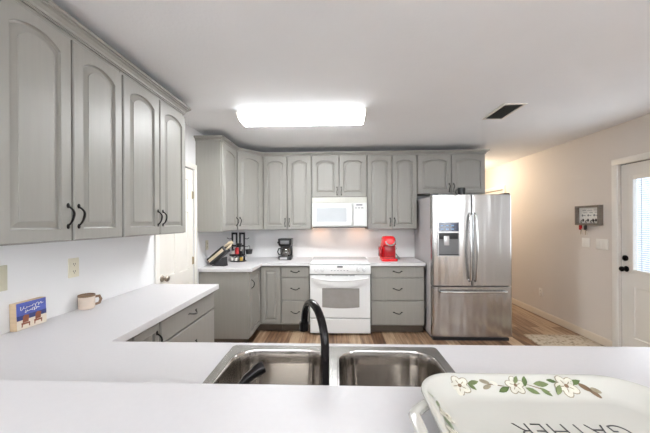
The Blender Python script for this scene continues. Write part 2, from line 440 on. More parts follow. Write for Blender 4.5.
def panel_loops(x0, x1, z0, z1, y, rec=0.008, w=0.03):
    """raised panel ring loops in a plane facing -y (local)"""
    L = []
    for ins, dy in ((0, 0), (0.006, rec), (0.014, rec), (0.014 + w, rec * 0.25)):
        L.append([(x0 + ins, y + dy, z0 + ins), (x1 - ins, y + dy, z0 + ins), (x1 - ins, y + dy, z1 - ins), (x0 + ins, y + dy, z1 - ins)])
    return L
def panelled_slab(w, h, t, panels, windows=()):
    """door slab, front at y=0, local x 0..w, z 0..h, with raised panels (x0,x1,z0,z1) and through windows"""
    b = MB()
    xs = sorted({0, w} | {p[0] for p in list(panels) + list(windows)} | {p[1] for p in list(panels) + list(windows)})
    zs = sorted({0, h} | {p[2] for p in list(panels) + list(windows)} | {p[3] for p in list(panels) + list(windows)})
    def inside(x, z, R): return any(r[0] < x < r[1] and r[2] < z < r[3] for r in R)
    for xa, xb in zip(xs, xs[1:]):
        for za, zb in zip(zs, zs[1:]):
            cx, cz = (xa + xb) / 2, (za + zb) / 2
            if inside(cx, cz, windows): continue
            b.poly([(xa, t, za), (xa, t, zb), (xb, t, zb), (xb, t, za)])
            if not inside(cx, cz, panels):
                b.poly([(xa, 0, za), (xb, 0, za), (xb, 0, zb), (xa, 0, zb)])
    for p in panels: b.loops(panel_loops(*p, 0.0), False, True)
    for R in [(0, w, 0, h)] + list(windows):
        b.loops([[(R[0], y, R[2]), (R[1], y, R[2]), (R[1], y, R[3]), (R[0], y, R[3])] for y in (0, t)], False, False)
    bmesh.ops.remove_doubles(b.bm, verts=b.bm.verts, dist=1e-5)
    return b
def knob_profile(): return [(0.0005, 0), (0.030, 0), (0.032, 0.004), (0.028, 0.009), (0.012, 0.012), (0.011, 0.030), (0.022, 0.036), (0.028, 0.046), (0.028, 0.056), (0.020, 0.064), (0.0005, 0.066)]
TO_NEG_Y = Matrix.Rotation(PI / 2, 4, 'X')      # local +z axis -> -y

# pantry door on the left wall: local x along +Y, front towards +X
def six_panels(w, h):
    a, m_, g = 0.105 * w / 0.67, 0.0, 0.085
    xs = ((a, w / 2 - g / 2), (w / 2 + g / 2, w - a))
    return [(x0, x1, z0, z1) for x0, x1 in xs for z0, z1 in ((0.22, 0.80), (0.93, 1.55), (1.68, h - 0.12))]
W_ = PD1 - PD0 - 0.008
d1 = struct(panelled_slab(W_, PDH - 0.012, 0.035, six_panels(W_, PDH - 0.012)).build('door_1', M['door'], None, 25))
at(d1, (WL - 0.006, PD0 + 0.004, 0.006), (0, 0, PI / 2))
kb = MB(); kb.lathe(knob_profile(), (0, 0, 0), 24, Matrix.Translation((0.062, -0.0005, 0.925)) @ TO_NEG_Y); kb.build('door_knob', M['nickel'], d1)
for z in (0.26, 1.015, 1.74):
    h_ = MB(); h_.tube([(W_ - 0.003, -0.006, z - 0.038), (W_ - 0.003, -0.006, z + 0.038)], 0.0050, 10)
    h_.box(W_ - 0.024, W_ - 0.002, -0.003, 0.0, z - 0.043, z + 0.043); h_.build('hinge', M['brass'], d1)

# hall door (plain slab, mostly behind the refrigerator): local x along -Y, front towards -X
W2 = HD1 - HD0 - 0.008
d2 = struct(panelled_slab(W2, HDH - 0.012, 0.035, six_panels(W2, HDH - 0.012)).build('door_2', M['door'], None, 25))
at(d2, (WR + 0.03, HD1 - 0.004, 0.006), (0, 0, -PI / 2))

# entry door with blinds behind half glass
W3 = ED1 - ED0 - 0.012
H3 = EDH - 0.012
WX0, WX1, WZ0, WZ1 = 0.125, W3 - 0.125, 0.905, 1.875
d3 = struct(panelled_slab(W3, H3, 0.044, [(0.135, W3 / 2 - 0.04, 0.20, 0.735), (W3 / 2 + 0.04, W3 - 0.135, 0.20, 0.735)], [(WX0, WX1, WZ0, WZ1)]).build('door_3', M['door'], None, 25))
at(d3, (WR + 0.024, ED1 - 0.006, 0.006), (0, 0, -PI / 2))
f = MB()
for q in ((WX0 - 0.03, WX0 + 0.012, WZ0 - 0.03, WZ1 + 0.03), (WX1 - 0.012, WX1 + 0.03, WZ0 - 0.03, WZ1 + 0.03), (WX0 + 0.012, WX1 - 0.012, WZ0 - 0.03, WZ0 + 0.012), (WX0 + 0.012, WX1 - 0.012, WZ1 - 0.012, WZ1 + 0.03)):
    f.box(q[0], q[1], -0.012, 0.004, q[2], q[3], bev=0.004)
f.build('glass_frame', M['door'], d3)
b = MB(); b.box(-0.0055, -0.0005, 0.004, 0.040, 0.0, H3); b.box(-0.0055, W3 + 0.0055, 0.004, 0.040, H3 + 0.0005, H3 + 0.0055); b.build('weatherstrip', M['black'], d3)
bx(WX0, WX1, 0.010, 0.014, WZ0, WZ1).build('glass_pane', M['glass'], d3)
f = MB(); z = WZ0 + 0.02
while z < WZ1 - 0.02:
    f.box(WX0 + 0.014, WX1 - 0.014, -0.0115, 0.0115, -0.0006, 0.0006, T=Matrix.Translation((0, 0.030, z)) @ Matrix.Rotation(math.radians(30), 4, 'X')); z += 0.0215
f.build('blind', M['blind'], d3)
f = MB(); f.tube([(WX0 + 0.075, 0.017, WZ0 + 0.01), (WX0 + 0.075, 0.017, WZ1 - 0.01)], 0.004, 6); f.build('blind_cord', M['blind'], d3)
kb = MB(); kb.lathe(knob_profile(), (0, 0, 0), 24, Matrix.Translation((0.058, -0.0005, 0.915)) @ TO_NEG_Y); kb.build('door_knob', M['bronze'], d3)
kb = MB(); kb.lathe([(0.0005, 0), (0.031, 0), (0.031, 0.010), (0.024, 0.016), (0.0005, 0.017)], (0, 0, 0), 24, Matrix.Translation((0.048, -0.0005, 1.03)) @ TO_NEG_Y)
kb.box(0.044, 0.052, -0.036, -0.016, 1.014, 1.046, bev=0.003); kb.build('deadbolt', M['bronze'], d3)

# ------------------------------------------------------------------ cabinets
def pull_mesh():
    b = MB(); pts = []; rs = []
    for k in range(17):
        t = -1 + 2 * k / 16
        pts.append((0.004 * math.sin(t * PI), -0.004 - 0.027 * (1 - abs(t) ** 2.6), 0.046 * t)); rs.append(0.0042 + 0.0016 * (1 - abs(t)))
    b.tube(pts, rs, 8)
    for s_ in (-1, 1): b.ball((0, -0.003, s_ * 0.050), 0.0085, 0.004, 0.013, 10)
    o = b.build('handle', M['iron']); me = o.data; bpy.data.objects.remove(o); return me
PULL = pull_mesh()
def pull(parent, x, z, horizontal=False):
    o = bpy.data.objects.new('handle', PULL); COL.objects.link(o); o.parent = parent
    o.location = (x, 0, z)
    if horizontal:
        o.rotation_mode = 'ZYX'; o.rotation_euler = (0.5, PI / 2, 0)
    return o
def front_loops(x0, x1, z0, z1, t, stile=None, rise=0.0, flat=False):
    N = 14
    def ring(ins, y, arch):
        a = (x1 - x0) / 2 - ins; cx = (x0 + x1) / 2
        pts = [(cx - a, y, z0 + ins), (cx + a, y, z0 + ins)]
        for k in range(N + 1):
            q = 1 - 2 * k / N
            if arch:
                zz = z1 - ins - rise + rise * max(0.0, 1 - abs(q) ** 2.1) ** 0.85
            else: zz = z1 - ins
            pts.append((cx + a * q, y, zz))
        return pts
    L = [ring(0, t, False), ring(0, 0.005, False), ring(0.005, 0.0, False)]
    if not flat:
        A = rise > 0
        L += [ring(stile, 0.0, A), ring(stile + 0.003, 0.0105, A), ring(stile + 0.008, 0.0130, A), ring(stile + 0.034, 0.0035, A), ring(stile + 0.035, 0.0012, A)]
    return L
def add_front(root, kind, x0, x1, z0, z1, rise=0.0, hx=None, hz=None, T=0.02, stile=0.056, handle=True):
    b = MB(); b.loops(front_loops(x0, x1, z0, z1, T, stile, rise, flat=(kind == 'drawer')))
    d = b.build(kind, M['cab'], root, 14)
    if handle: pull(d, hx, hz, kind == 'drawer')
    return d
CROWN = [(0.0, 0.0), (0.007, 0.0), (0.007, 0.008), (0.013, 0.010), (0.015, 0.022), (0.026, 0.036), (0.036, 0.041), (0.036, 0.047), (0.046, 0.050), (0.046, 0.064), (0.0, 0.064)]
def crown(parent, pts, z, pre=None, post=None, k=1.0):
    """crown moulding along local path pts, outward on the right-hand side of travel"""
    P = [Vector((p[0], p[1])) for p in pts]
    A = ([Vector(pre)] if pre else []) + P + ([Vector(post)] if post else [])
    off = 1 if pre else 0
    def rn(a, c): d_ = (c - a).normalized(); return Vector((d_.y, -d_.x))
    L = []
    for i in range(len(P)):
        j = i + off
        n1 = rn(A[j - 1], A[j]) if j > 0 else None
        n2 = rn(A[j], A[j + 1]) if j + 1 < len(A) else None
        n = n1 if n2 is None else n2 if n1 is None else (n1 + n2) / (1 + n1.dot(n2))
        L.append([(P[i].x + n.x * o, P[i].y + n.y * o, z + h * k) for o, h in CROWN])
    b = MB(); b.loops(L); return b.build('crown_molding', M['cab'], parent, 25)
def cabinet(name, label, cat, loc, rotz, w, d, h, toe=False, group=None):
    r = thing(name, label, cat, loc, rotz, group)
    zb = 0.105 if toe else 0.0
    if toe: bx(0.0015, w - 0.0015, 0.0205, d, zb, h).build('body', M['cab'], r)
    else:   # open box behind the doors: sides, top, bottom, back and a shallow inner face
        b = MB(); b.sheet_with_holes([(0.0015, 0), (w - 0.0015, 0), (w - 0.0015, h), (0.0015, h)], [[(0.022, 0.02), (w - 0.022, 0.02), (w - 0.022, h - 0.05), (0.022, h - 0.05)]], -0.10, -0.0205)
        bmesh.ops.transform(b.bm, matrix=Matrix(((1, 0, 0, 0), (0, 0, -1, 0), (0, 1, 0, 0), (0, 0, 0, 1))), verts=b.bm.verts)
        b.box(0.0015, w - 0.0015, 0.10, d, 0, h); b.build('body', M['cab'], r)
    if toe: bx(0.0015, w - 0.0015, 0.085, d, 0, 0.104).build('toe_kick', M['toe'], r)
    return r
def double_doors(r, w, z0, z1, rise=0.05, hz=None, g=0.006):
    hz = z0 + 0.085 if hz is None else hz
    add_front(r, 'door', 0.006, w / 2 - g / 2, z0, z1, rise, w / 2 - 0.030, hz)
    add_front(r, 'door', w / 2 + g / 2, w - 0.006, z0, z1, rise, w / 2 + 0.030, hz)

# left wall upper cabinets (rotated so the front looks towards +X)
R90 = PI / 2
FX = -1.285
UPG = 'arched grey upper cabinets'
LZ0 = 1.353
dL = FX - WL - 0.002
for (y0, y1, lab, last) in ((1.072, 1.765, 'grey two-door upper cabinet nearest the camera on the left wall', False),
                            (1.765, 2.522, 'grey two-door upper cabinet on the left wall ending beside the pantry door', True)):
    w = y1 - y0
    r = cabinet('upper_cabinet', lab, 'cabinet', (FX, y0, LZ0), R90, w, dL, 1.024, group=UPG)
    double_doors(r, w, 0.004, 0.986, 0.042, 0.122, 0.010)
    if last: crown(r, [(0.0005, 0.02), (w, 0.02), (w, dL)], 1.012)
    else: crown(r, [(-0.0, dL), (0, 0.02), (w - 0.0005, 0.02)], 1.012)
# back corner upper cabinets
BZ0 = 1.336; BH = 1.034; CR = BH - 0.012; KB = 0.85
YB = 4.17
PA = (FX, 3.845); PB = (-1.027, YB)
w = 3.843 - 3.335
r = cabinet('upper_cabinet', 'grey single-door upper cabinet with a plain side panel in the back left corner', 'cabinet', (FX, 3.335, BZ0), R90, w, dL, BH, group=UPG)
add_front(r, 'door', 0.012, w - 0.006, 0.004, BH - 0.014, 0.042, w - 0.034, 0.115)
DX, DY = PB[0] - PA[0], PB[1] - PA[1]; DLn = math.hypot(DX, DY); ang = math.atan2(DY, DX)
def w2l(p, loc, rot):
    x, y = p[0] - loc[0], p[1] - loc[1]; c, s = math.cos(-rot), math.sin(-rot)
    return (x * c - y * s, x * s + y * c)
ctr = [(FX - 0.02, 3.335), (FX - 0.02, 3.845), (-1.027, YB + 0.02), (2.035, YB + 0.02)]
# shift the middle vertices so the offset body faces meet
nd = (math.sin(ang), -math.cos(ang))
ctr[1] = (FX - 0.02, 3.845 + 0.02 * math.tan((PI / 2 - ang) / 2)); ctr[2] = (-1.027 - 0.02 * math.tan(ang / 2), YB + 0.02)
l2 = lambda p: w2l(p, (FX, 3.335), R90)
crown(r, [(0.0, dL), (0.0, 0.02), l2(ctr[1])], CR, post=l2(ctr[2]), k=KB)
r = thing('upper_cabinet', 'grey diagonal corner upper cabinet above the black spice rack', 'cabinet', (PA[0], PA[1], BZ0), 0, UPG)
bl = [ctr[1], (PB[0] - 0.0015, YB + 0.02 ), (PB[0] - 0.0015, WB - 0.003), (WL + 0.003, WB - 0.003), (WL + 0.003, PA[1] + 0.003), (FX - 0.02, PA[1] + 0.003)]
MB().prism([w2l(p, PA, 0) for p in bl], 0, BH).build('body', M['cab'], r)
dd = add_front(r, 'door', 0.010, DLn - 0.010, 0.004, BH - 0.014, 0.042, 0.040, 0.115); at(dd, (0, 0, 0), (0, 0, ang))
crown(r, [w2l(ctr[1], PA, 0), w2l(ctr[2], PA, 0)], CR, pre=w2l(ctr[0], PA, 0), post=w2l(ctr[3], PA, 0), k=KB)
# straight run of back uppers
dB = WB - YB - 0.003
for x0, x1, zb, lab, kind in ((-1.026, -0.346, BZ0, 'grey two-door upper cabinet above the small black coffee maker', 0),
                              (-0.344, 0.424, 1.784, 'short grey two-door upper cabinet directly above the white microwave', 1),
                              (0.426, 1.114, BZ0, 'grey two-door upper cabinet above the red coffee machine', 0),
                              (1.116, 2.036, 1.818, 'short grey two-door upper cabinet above the steel refrigerator', 2)):
    h = BZ0 + BH - zb; w = x1 - x0
    r = cabinet('upper_cabinet', lab, 'cabinet', (x0, YB, zb), 0, w, dB, h, group=UPG)
    double_doors(r, w, 0.004, h - 0.014, 0.042, 0.100 if kind == 0 else 0.085, 0.008)
    pts = [(0, 0.02), (w, 0.02)]
    if kind == 2: pts = [(0, 0.02), (w, 0.02), (w, dB)]
    if x0 == -1.026: crown(r, [w2l(ctr[2], (x0, YB), 0)] + pts[1:], CR, pre=w2l(ctr[1], (x0, YB), 0), k=KB)
    else: crown(r, pts, CR + BZ0 - zb, k=KB)

# base cabinets
BASEG = 'grey base cabinets'
BT = 0.872
FXL = -1.030; FXB = -0.992        # front plane of the left run and the back corner's left leg
def drawers(r, w, zs, x0=0.006):
    for za, zb in zs: add_front(r, 'drawer', x0, w - 0.006, za, zb, 0, w / 2, (za + zb) / 2 + 0.012)
DZ = ((0.726, 0.862), (0.428, 0.716), (0.118, 0.418))
r = cabinet('base_cabinet', 'grey drawer cabinet at the open end of the left counter', 'cabinet', (FXL, 1.715, 0), R90, 0.778, FXL - WL - 0.002, BT, True, BASEG)
drawers(r, 0.778, DZ)
r = cabinet('base_cabinet', 'grey corner cabinet on the left where the counter meets the sink peninsula', 'cabinet', (FXL, 1.285, 0), R90, 0.428, FXL - WL - 0.002, BT, True, BASEG)
add_front(r, 'door', 0.20, 0.422, 0.118, 0.862, 0, 0.392, 0.76, stile=0.046)
add_front(r, 'door', 0.006, 0.192, 0.118, 0.862, 0, 0.03, 0.76, stile=0.046, handle=False)
# peninsula cabinet under the sink (front looks towards the range)
r = thing('sink_cabinet', 'grey sink cabinet forming the kitchen side of the peninsula', 'cabinet', (1.55, 1.262, 0), PI)
W4 = 1.55 - (FXB + 0.002)
b = MB()
b.box(0, 0.02, 0.0205, 0.64, 0.105, BT); b.box(W4 - 0.02, W4, 0.0205, 0.64, 0.105, BT); b.box(0.02, W4 - 0.02, 0.0205, 0.04, 0.105, BT); b.box(0.02, W4 - 0.02, 0.04, 0.64, 0.105, 0.125)
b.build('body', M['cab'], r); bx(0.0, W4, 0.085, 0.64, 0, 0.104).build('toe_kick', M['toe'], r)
xx = [0.0, 0.56, 1.12, 1.545, 1.97, W4]
for k in range(5): add_front(r, 'door', xx[k] + 0.006, xx[k + 1] - 0.006, 0.118, 0.862, 0, xx[k] + (0.04 if k % 2 else xx[k + 1] - xx[k] - 0.04), 0.76)
# back corner (lazy susan)
r = thing('base_cabinet', 'grey L-shaped corner base cabinet under the knife block, plain end panel towards the sink', 'cabinet', (FXB, 3.395, 0), 0, BASEG)
YF = 3.872
def rel(p): return (p[0] - FXB, p[1] - 3.395)
Lf = [(WL + 0.003, 3.395), (FXB - 0.0205, 3.395), (FXB - 0.0205, YF + 0.0205), (-0.727, YF + 0.0205), (-0.727, WB - 0.003), (WL + 0.003, WB - 0.003)]
MB().prism([rel(p) for p in Lf], 0.105, BT).build('body', M['cab'], r)
Lt = [(WL + 0.003, 3.41), (FXB - 0.085, 3.41), (FXB - 0.085, YF + 0.085), (-0.727, YF + 0.085), (-0.727, WB - 0.003), (WL + 0.003, WB - 0.003)]
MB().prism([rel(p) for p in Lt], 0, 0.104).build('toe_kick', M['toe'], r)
b = MB(); b.loops(front_loops(0.012, 0.470, 0.118, 0.862, 0.02, 0.056)); dd = b.build('door', M['cab'], r, 14); at(dd, (0, 0, 0), (0, 0, R90)); pull(dd, 0.07, 0.72)
b = MB(); b.loops(front_loops(0.006, 0.259, 0.118, 0.862, 0.02, 0.050)); dd = b.build('door', M['cab'], r, 14); at(dd, (0, YF - 3.395, 0))
r = cabinet('base_cabinet', 'narrow grey three-drawer base cabinet left of the white range', 'cabinet', (-0.725, YF, 0), 0, 0.373, WB - YF - 0.003, BT, True, BASEG)
drawers(r, 0.373, DZ)
r = cabinet('base_cabinet', 'wide grey three-drawer base cabinet between the range and the refrigerator', 'cabinet', (0.436, YF, 0), 0, 0.686, WB - YF - 0.003, BT, True, BASEG)
drawers(r, 0.686, DZ)

# ------------------------------------------------------------------ worktops
SX0, SX1, SY0, SY1 = -0.437, 0.407, 0.700, 1.256      # sink rim outline
ct0, ct1 = 0.875, 0.915
outer = [(WL + 0.002, 0.614), (1.60, 0.614), (1.60, 1.297), (-1.005, 1.297), (-1.005, 2.526), (WL + 0.002, 2.526)]
b = MB(); b.sheet_with_holes(outer, [rrect(SX0 + 0.012, SX1 - 0.012, SY0 + 0.012, SY1 - 0.012, 0.03)], ct0, ct1)
tag(b.build('countertop', M['counter'], None, 30, 0.003), 'white L-shaped countertop holding the double sink and running along the left wall', 'countertop')
b = MB(); b.prism([(WL + 0.002, 3.376), (-0.966, 3.376), (-0.966, 3.846), (-0.3475, 3.846), (-0.3475, WB - 0.002), (WL + 0.002, WB - 0.002)], ct0, ct1)
tag(b.build('countertop', M['counter'], None, 30, 0.003), 'white L-shaped countertop in the back left corner under the knife block and coffee maker', 'countertop')
tag(bx(0.4315, 1.128, 3.846, WB - 0.002, ct0, ct1).build('countertop', M['counter'], None, 30, 0.003), 'short white countertop under the red coffee machine', 'countertop')
tag(bx(WL + 0.002, 1.66, 0.20, 0.682, 1.030, 1.070).build('bar_top', M['counter'], None, 30, 0.004), 'raised white breakfast bar top in the foreground, under the floral tray', 'bar top')

# ------------------------------------------------------------------ sink, faucet, sprayer
r = thing('kitchen_sink', 'stainless steel double-bowl sink set in the white peninsula counter', 'sink', ((SX0 + SX1) / 2, (SY0 + SY1) / 2, 0.915))
cx, cy = (SX0 + SX1) / 2, (SY0 + SY1) / 2
hx, hy = (SX1 - SX0) / 2, (SY1 - SY0) / 2
bowls = [(-hx + 0.036, -0.022, -hy + 0.10, hy - 0.040), (0.022, hx - 0.036, -hy + 0.10, hy - 0.040)]
b = MB()
b.sheet_with_holes(rrect(-hx, hx, -hy, hy, 0.018), [rrect(*q, 0.085, 10) for q in bowls], 0.0005, 0.0055)
# raised bead round the outer edge
b.build('rim', M['sinkrim'], r, 30, 0.0015)
for q in bowls:
    L = []
    for ins, z, rr in ((-0.010, 0.0045, 0.095), (-0.006, 0.0058, 0.091), (0.0, 0.0050, 0.085), (0.004, -0.004, 0.081), (0.008, -0.05, 0.078), (0.016, -0.150, 0.072), (0.030, -0.178, 0.062), (0.055, -0.190, 0.045)):
        L.append([(p[0], p[1], z) for p in rrect(q[0] + ins, q[1] - ins, q[2] + ins, q[3] - ins, rr, 10)])
    b = MB(); b.loops(L, False, True)
    bw = b.build('bowl', M['sink'], r, 40)
    mx, my = (q[0] + q[1]) / 2, (q[2] + q[3]) / 2
    b = MB(); b.lathe([(0.0005, -0.1885), (0.030, -0.1885), (0.034, -0.1865), (0.043, -0.1865), (0.045, -0.1895)], (mx, my, 0)); b.build('drain', M['sinkrim'], bw)
# gooseneck faucet
FB = (-0.030, 0.752)
r = thing('faucet', 'black gooseneck kitchen faucet arching over the divider of the sink', 'faucet', (FB[0], FB[1], 0.9212))
b = MB(); b.lathe([(0.0005, 0), (0.030, 0), (0.031, 0.006), (0.026, 0.014), (0.017, 0.022), (0.0145, 0.050), (0.0135, 0.060), (0.0005, 0.060)]); b.build('base', M['bronze'], r)
pts = []; dirx, diry = -0.072, 0.185
RH = math.hypot(dirx, diry) / 2
for k in range(5): pts.append((0, 0, 0.05 + (0.205 - 0.05) * k / 4))
for k in range(1, 17):
    a = PI * k / 16; q = (1 - math.cos(a)) / 2
    pts.append((dirx * q, diry * q, 0.205 + RH * 0.83 * math.sin(a)))
pts += [(dirx * 1.01, diry * 1.01, 0.197), (dirx * 1.02, diry * 1.02, 0.188)]
b = MB(); b.tube(pts, 0.0108, 14); b.build('spout', M['bronze'], r)
e = Vector(pts[-1])
b = MB(); b.lathe([(0.0005, 0), (0.015, 0), (0.0150, -0.006), (0.0150, -0.020), (0.0140, -0.026), (0.0005, -0.026)], e + Vector((0, 0, 0.016))); b.build('aerator', M['bronze'], r)
b = MB(); b.tube([(0.028, 0, 0.030), (0.055, -0.002, 0.042), (0.092, -0.004, 0.062)], [0.008, 0.006, 0.005], 10); b.ball((0.094, -0.004, 0.063), 0.008); b.build('lever', M['bronze'], r)
# side sprayer
r = thing('side_sprayer', 'black sink side sprayer leaning over the left bowl', 'sprayer', (-0.262, 0.752, 0.9212))
b = MB(); b.lathe([(0.0005, 0), (0.024, 0), (0.024, 0.008), (0.017, 0.020), (0.014, 0.040), (0.0005, 0.040)]); b.build('holder', M['bronze'], r)
b = MB(); b.tube([(0, 0, 0.035), (0.003, 0.004, 0.064), (0.012, 0.012, 0.092), (0.028, 0.022, 0.112), (0.046, 0.032, 0.124)], [0.011, 0.012, 0.0125, 0.0125, 0.013], 12); b.build('wand', M['bronze'], r)
b = MB(); b.tube([(0.045, 0.031, 0.1232), (0.058, 0.037, 0.131), (0.067, 0.041, 0.135)], [0.0155, 0.0170, 0.0150], 14); b.build('spray_head', M['bronze'], r)

# ------------------------------------------------------------------ range
RX0, RX1 = -0.3435, 0.4275; RW = RX1 - RX0
r = thing('range', 'white freestanding electric range with oven, between the grey drawer cabinets', 'range', (RX0, 3.808, 0))
bx(0.002, RW - 0.002, 0.0365, 0.66, 0.03, 0.8935).build('body', M['white_app'], r, 30, 0.003)
bx(0.0, RW, 0.0, 0.660, 0.900, 0.919, bev=0.003).build('cooktop', M['glass_top'], r)
for x, y, rr in ((0.20, 0.20, 0.105), (0.20, 0.46, 0.08), (0.57, 0.20, 0.08), (0.57, 0.46, 0.105)):
    t_ = MB(); n = 40
    t_.loops([[(x + q * math.cos(2 * PI * k / n), y + q * math.sin(2 * PI * k / n), 0.9213) for k in range(n)] for q in (rr, rr - 0.004)], False, False)
    t_.build('burner_ring', M['grey_print'], r)
# sloping control panel
bx(0.004, RW - 0.004, 0.004, 0.03, 0.8945, 0.8995).build('seam', M['recess'], r)  # grey strip standing in for the shadow below the cooktop's front edge
pr = [(0.034, 0.894), (0.004, 0.894), (-0.003, 0.890), (-0.014, 0.785), (-0.012, 0.780), (0.034, 0.780)]
b = MB(); b.loops([[(x, p[0], p[1]) for p in pr] for x in (0.0, RW)]); cp = b.build('control_panel', M['white_app'], r, 40, 0.002)
for x in (0.085, 0.165, 0.615, 0.69):
    k_ = MB(); k_.lathe([(0.0005, 0), (0.024, 0), (0.025, 0.004), (0.020, 0.018), (0.018, 0.024), (0.0005, 0.025)], (0, 0, 0), 20, Matrix.Translation((x, -0.0095, 0.838)) @ Matrix.Rotation(PI / 2 - 0.05, 4, 'X'))
    k_.box(x - 0.003, x + 0.003, -0.040, -0.032, 0.826, 0.852, bev=0.001); k_.build('knob', M['white_app'], cp)
bx(0.350, 0.420, -0.0085, -0.0030, 0.862, 0.880).build('clock_display', M['dark_plastic'], cp)
b = MB()
for k in range(6): b.box(0.27 + 0.04 * k, 0.29 + 0.04 * k, -0.0125, -0.0090, 0.822, 0.828)
b.build('button_prints', M['grey_print'], cp)
b = MB(); b.loops(front_loops(0.004, RW - 0.004, 0.222, 0.768, 0.04, flat=True)); od = b.build('oven_door', M['white_app'], r, 30)
at(od, (0, -0.006, 0))
# vent slots above the door, window and handle
b = MB()
for xa, xb in ((0.20, 0.265), (0.28, 0.49), (0.505, 0.57)): b.box(xa, xb, -0.0006, 0.002, 0.755, 0.763)
b.build('vent_slot', M['grey_print'], od)
def arcwin(x0, x1, z0, z1, sag, y):
    n = 12
    pts = [(x0 + (x1 - x0) * k / n, y, z0 - sag * (1 - (2 * k / n - 1) ** 2)) for k in range(n + 1)]
    return pts + [(x1, y, z1), (x0, y, z1)]
b = MB(); b.loops([arcwin(0.158, RW - 0.142, 0.360, 0.600, 0.014, 0.002), arcwin(0.158, RW - 0.142, 0.360, 0.600, 0.014, -0.0015)]); b.build('oven_window', M['oven_glass'], od)
b = MB(); pts = []
for k in range(21):
    t = k / 20; pts.append((0.035 + (RW - 0.07) * t, -0.012 - 0.040 * math.sin(PI * t) ** 0.5, 0.732 - 0.030 * math.sin(PI * t)))
b.tube(pts, 0.0115, 10); b.build('door_handle', M['white_app'], od)
b = MB(); b.loops(front_loops(0.004, RW - 0.004, 0.028, 0.212, 0.04, flat=True)); wd = b.build('storage_drawer', M['white_app'], r, 30); at(wd, (0, -0.004, 0))
for x in (0.04, RW - 0.04):
    for y in (0.08, 0.55): MB().lathe([(0.0005, 0), (0.018, 0), (0.016, 0.030), (0.0005, 0.030)], (x, y, 0), 12).build('foot', M['black'], r)

# ------------------------------------------------------------------ microwave
MX0, MX1 = -0.336, 0.418; MW = MX1 - MX0; MH = 0.404; MZ = 1.373
r = thing('microwave', 'white over-the-range microwave hanging under the short cabinet above the range', 'microwave', (MX0, 4.09, MZ))
bx(0, MW, 0.022, 0.398, 0, MH).build('body', M['micro_white'], r, 30, 0.003)
b = MB(); b.loops(front_loops(0.002, 0.560, 0.012, MH - 0.078, 0.022, flat=True)); md = b.build('door', M['micro_white'], r)
L = [[(p[0], y, p[1]) for p in rrect(0.062, 0.475, 0.070, 0.258, 0.012, 4)] for y in (0.001, -0.0012)]
MB().loops(L).build('door_window', M['micro_glass'], md)
b = MB(); b.tube([(0.545, -0.002, 0.03), (0.545, -0.026, 0.055), (0.545, -0.030, 0.15), (0.545, -0.026, 0.275), (0.545, -0.002, 0.30)], 0.009, 8); b.build('door_handle', M['micro_white'], md)
b = MB(); b.loops(front_loops(0.564, MW - 0.002, 0.012, MH - 0.078, 0.022, flat=True)); cp = b.build('control_panel', M['micro_white'], r)
bx(0.605, 0.690, -0.0010, 0.001, 0.288, 0.306).build('clock_display', M['grey_print'], cp)
b = MB()
for i in range(3):
    for j in range(5):
        b.box(0.598 + i * 0.040, 0.622 + i * 0.040, -0.0008, 0.0012, 0.060 + j * 0.040, 0.074 + j * 0.040)
b.build('keypad', M['plate_white'], cp)
b = MB()
for i in range(3): b.box(0.588 + i * 0.042, 0.618 + i * 0.042, -0.0010, 0.001, 0.250, 0.262)
b.build('button_prints', M['grey_print'], cp)
b = MB(); b.box(0.002, MW - 0.002, 0.008, 0.022, MH - 0.076, MH - 0.002)
for k in range(4): b.box(0.05, MW - 0.05, 0.0, 0.010, MH - 0.066 + k * 0.0155, MH - 0.058 + k * 0.0155)
b.build('vent_grille', M['grille'], r)
bx(0.01, MW - 0.01, 0.03, 0.39, -0.012, -0.0005).build('base_plate', M['dark_plastic'], r)
for x in (0.10, MW - 0.10):
    bx(x - 0.04, x + 0.04, 0.22, 0.30, -0.015, -0.0122).build('hood_light', M['hood_lamp'], r)
for x in (MX0 + 0.10, MX1 - 0.10):
    area_light('hood_bulb', (x, 4.35, MZ - 0.018), (0.35, 0, 0), 0.07, 0.07, HOOD_POWER, (1.0, 0.55, 0.32))

# ------------------------------------------------------------------ refrigerator
GX0, GX1 = 1.147, 2.088; GW = GX1 - GX0; GY = 3.640
r = thing('refrigerator', 'stainless steel french-door refrigerator with bottom freezer and water dispenser', 'refrigerator', (GX0, GY, 0))
bx(0.003, GW - 0.003, 0.085, 0.835, 0.035, 1.748).build('case', M['fridge_side'], r, 30, 0.004)
bx(0.02, GW - 0.02, 0.05, 0.80, 0.0, 0.034).build('base_grille', M['dark_plastic'], r)
def bowed(x0, x1, z0, z1, bulge=0.012, t=0.08, n=16, hole=None):
    b = MB(); e = 0.014
    prof = []
    for k in range(n + 1):
        q = k / n; x = x0 + (x1 - x0) * q
        y = bulge * (2 * (x / GW) - 1) ** 2
        dd = min(x - x0, x1 - x)
        y += 0.010 * max(0, 1 - dd / e) ** 2
        prof.append((x, y))
    # finer samples near rounded edges
    xs = [x0, x0 + 0.002, x0 + 0.006, x0 + 0.012] + [x0 + 0.02 + (x1 - x0 - 0.04) * k / n for k in range(n + 1)] + [x1 - 0.012, x1 - 0.006, x1 - 0.002, x1]
    prof = []
    for x in xs:
        dd = min(x - x0, x1 - x); prof.append((x, bulge * (2 * (x / GW) - 1) ** 2 + 0.014 * max(0, 1 - dd / e) ** 2))
    ring = prof + [(x1, t), (x0, t)]
    b.loops([[(p[0], p[1], z) for p in ring] for z in (z0, z1)])
    return b
XM = 0.466
ld = bowed(0.0, XM - 0.003, 0.668, 1.760).build('left_door', M['steel'], r, 40, 0.003)
rd = bowed(XM + 0.003, GW, 0.668, 1.760).build('right_door', M['steel'], r, 40, 0.003)
fz = bowed(0.0, GW, 0.060, 0.655).build('freezer_drawer', M['steel'], r, 40, 0.003)
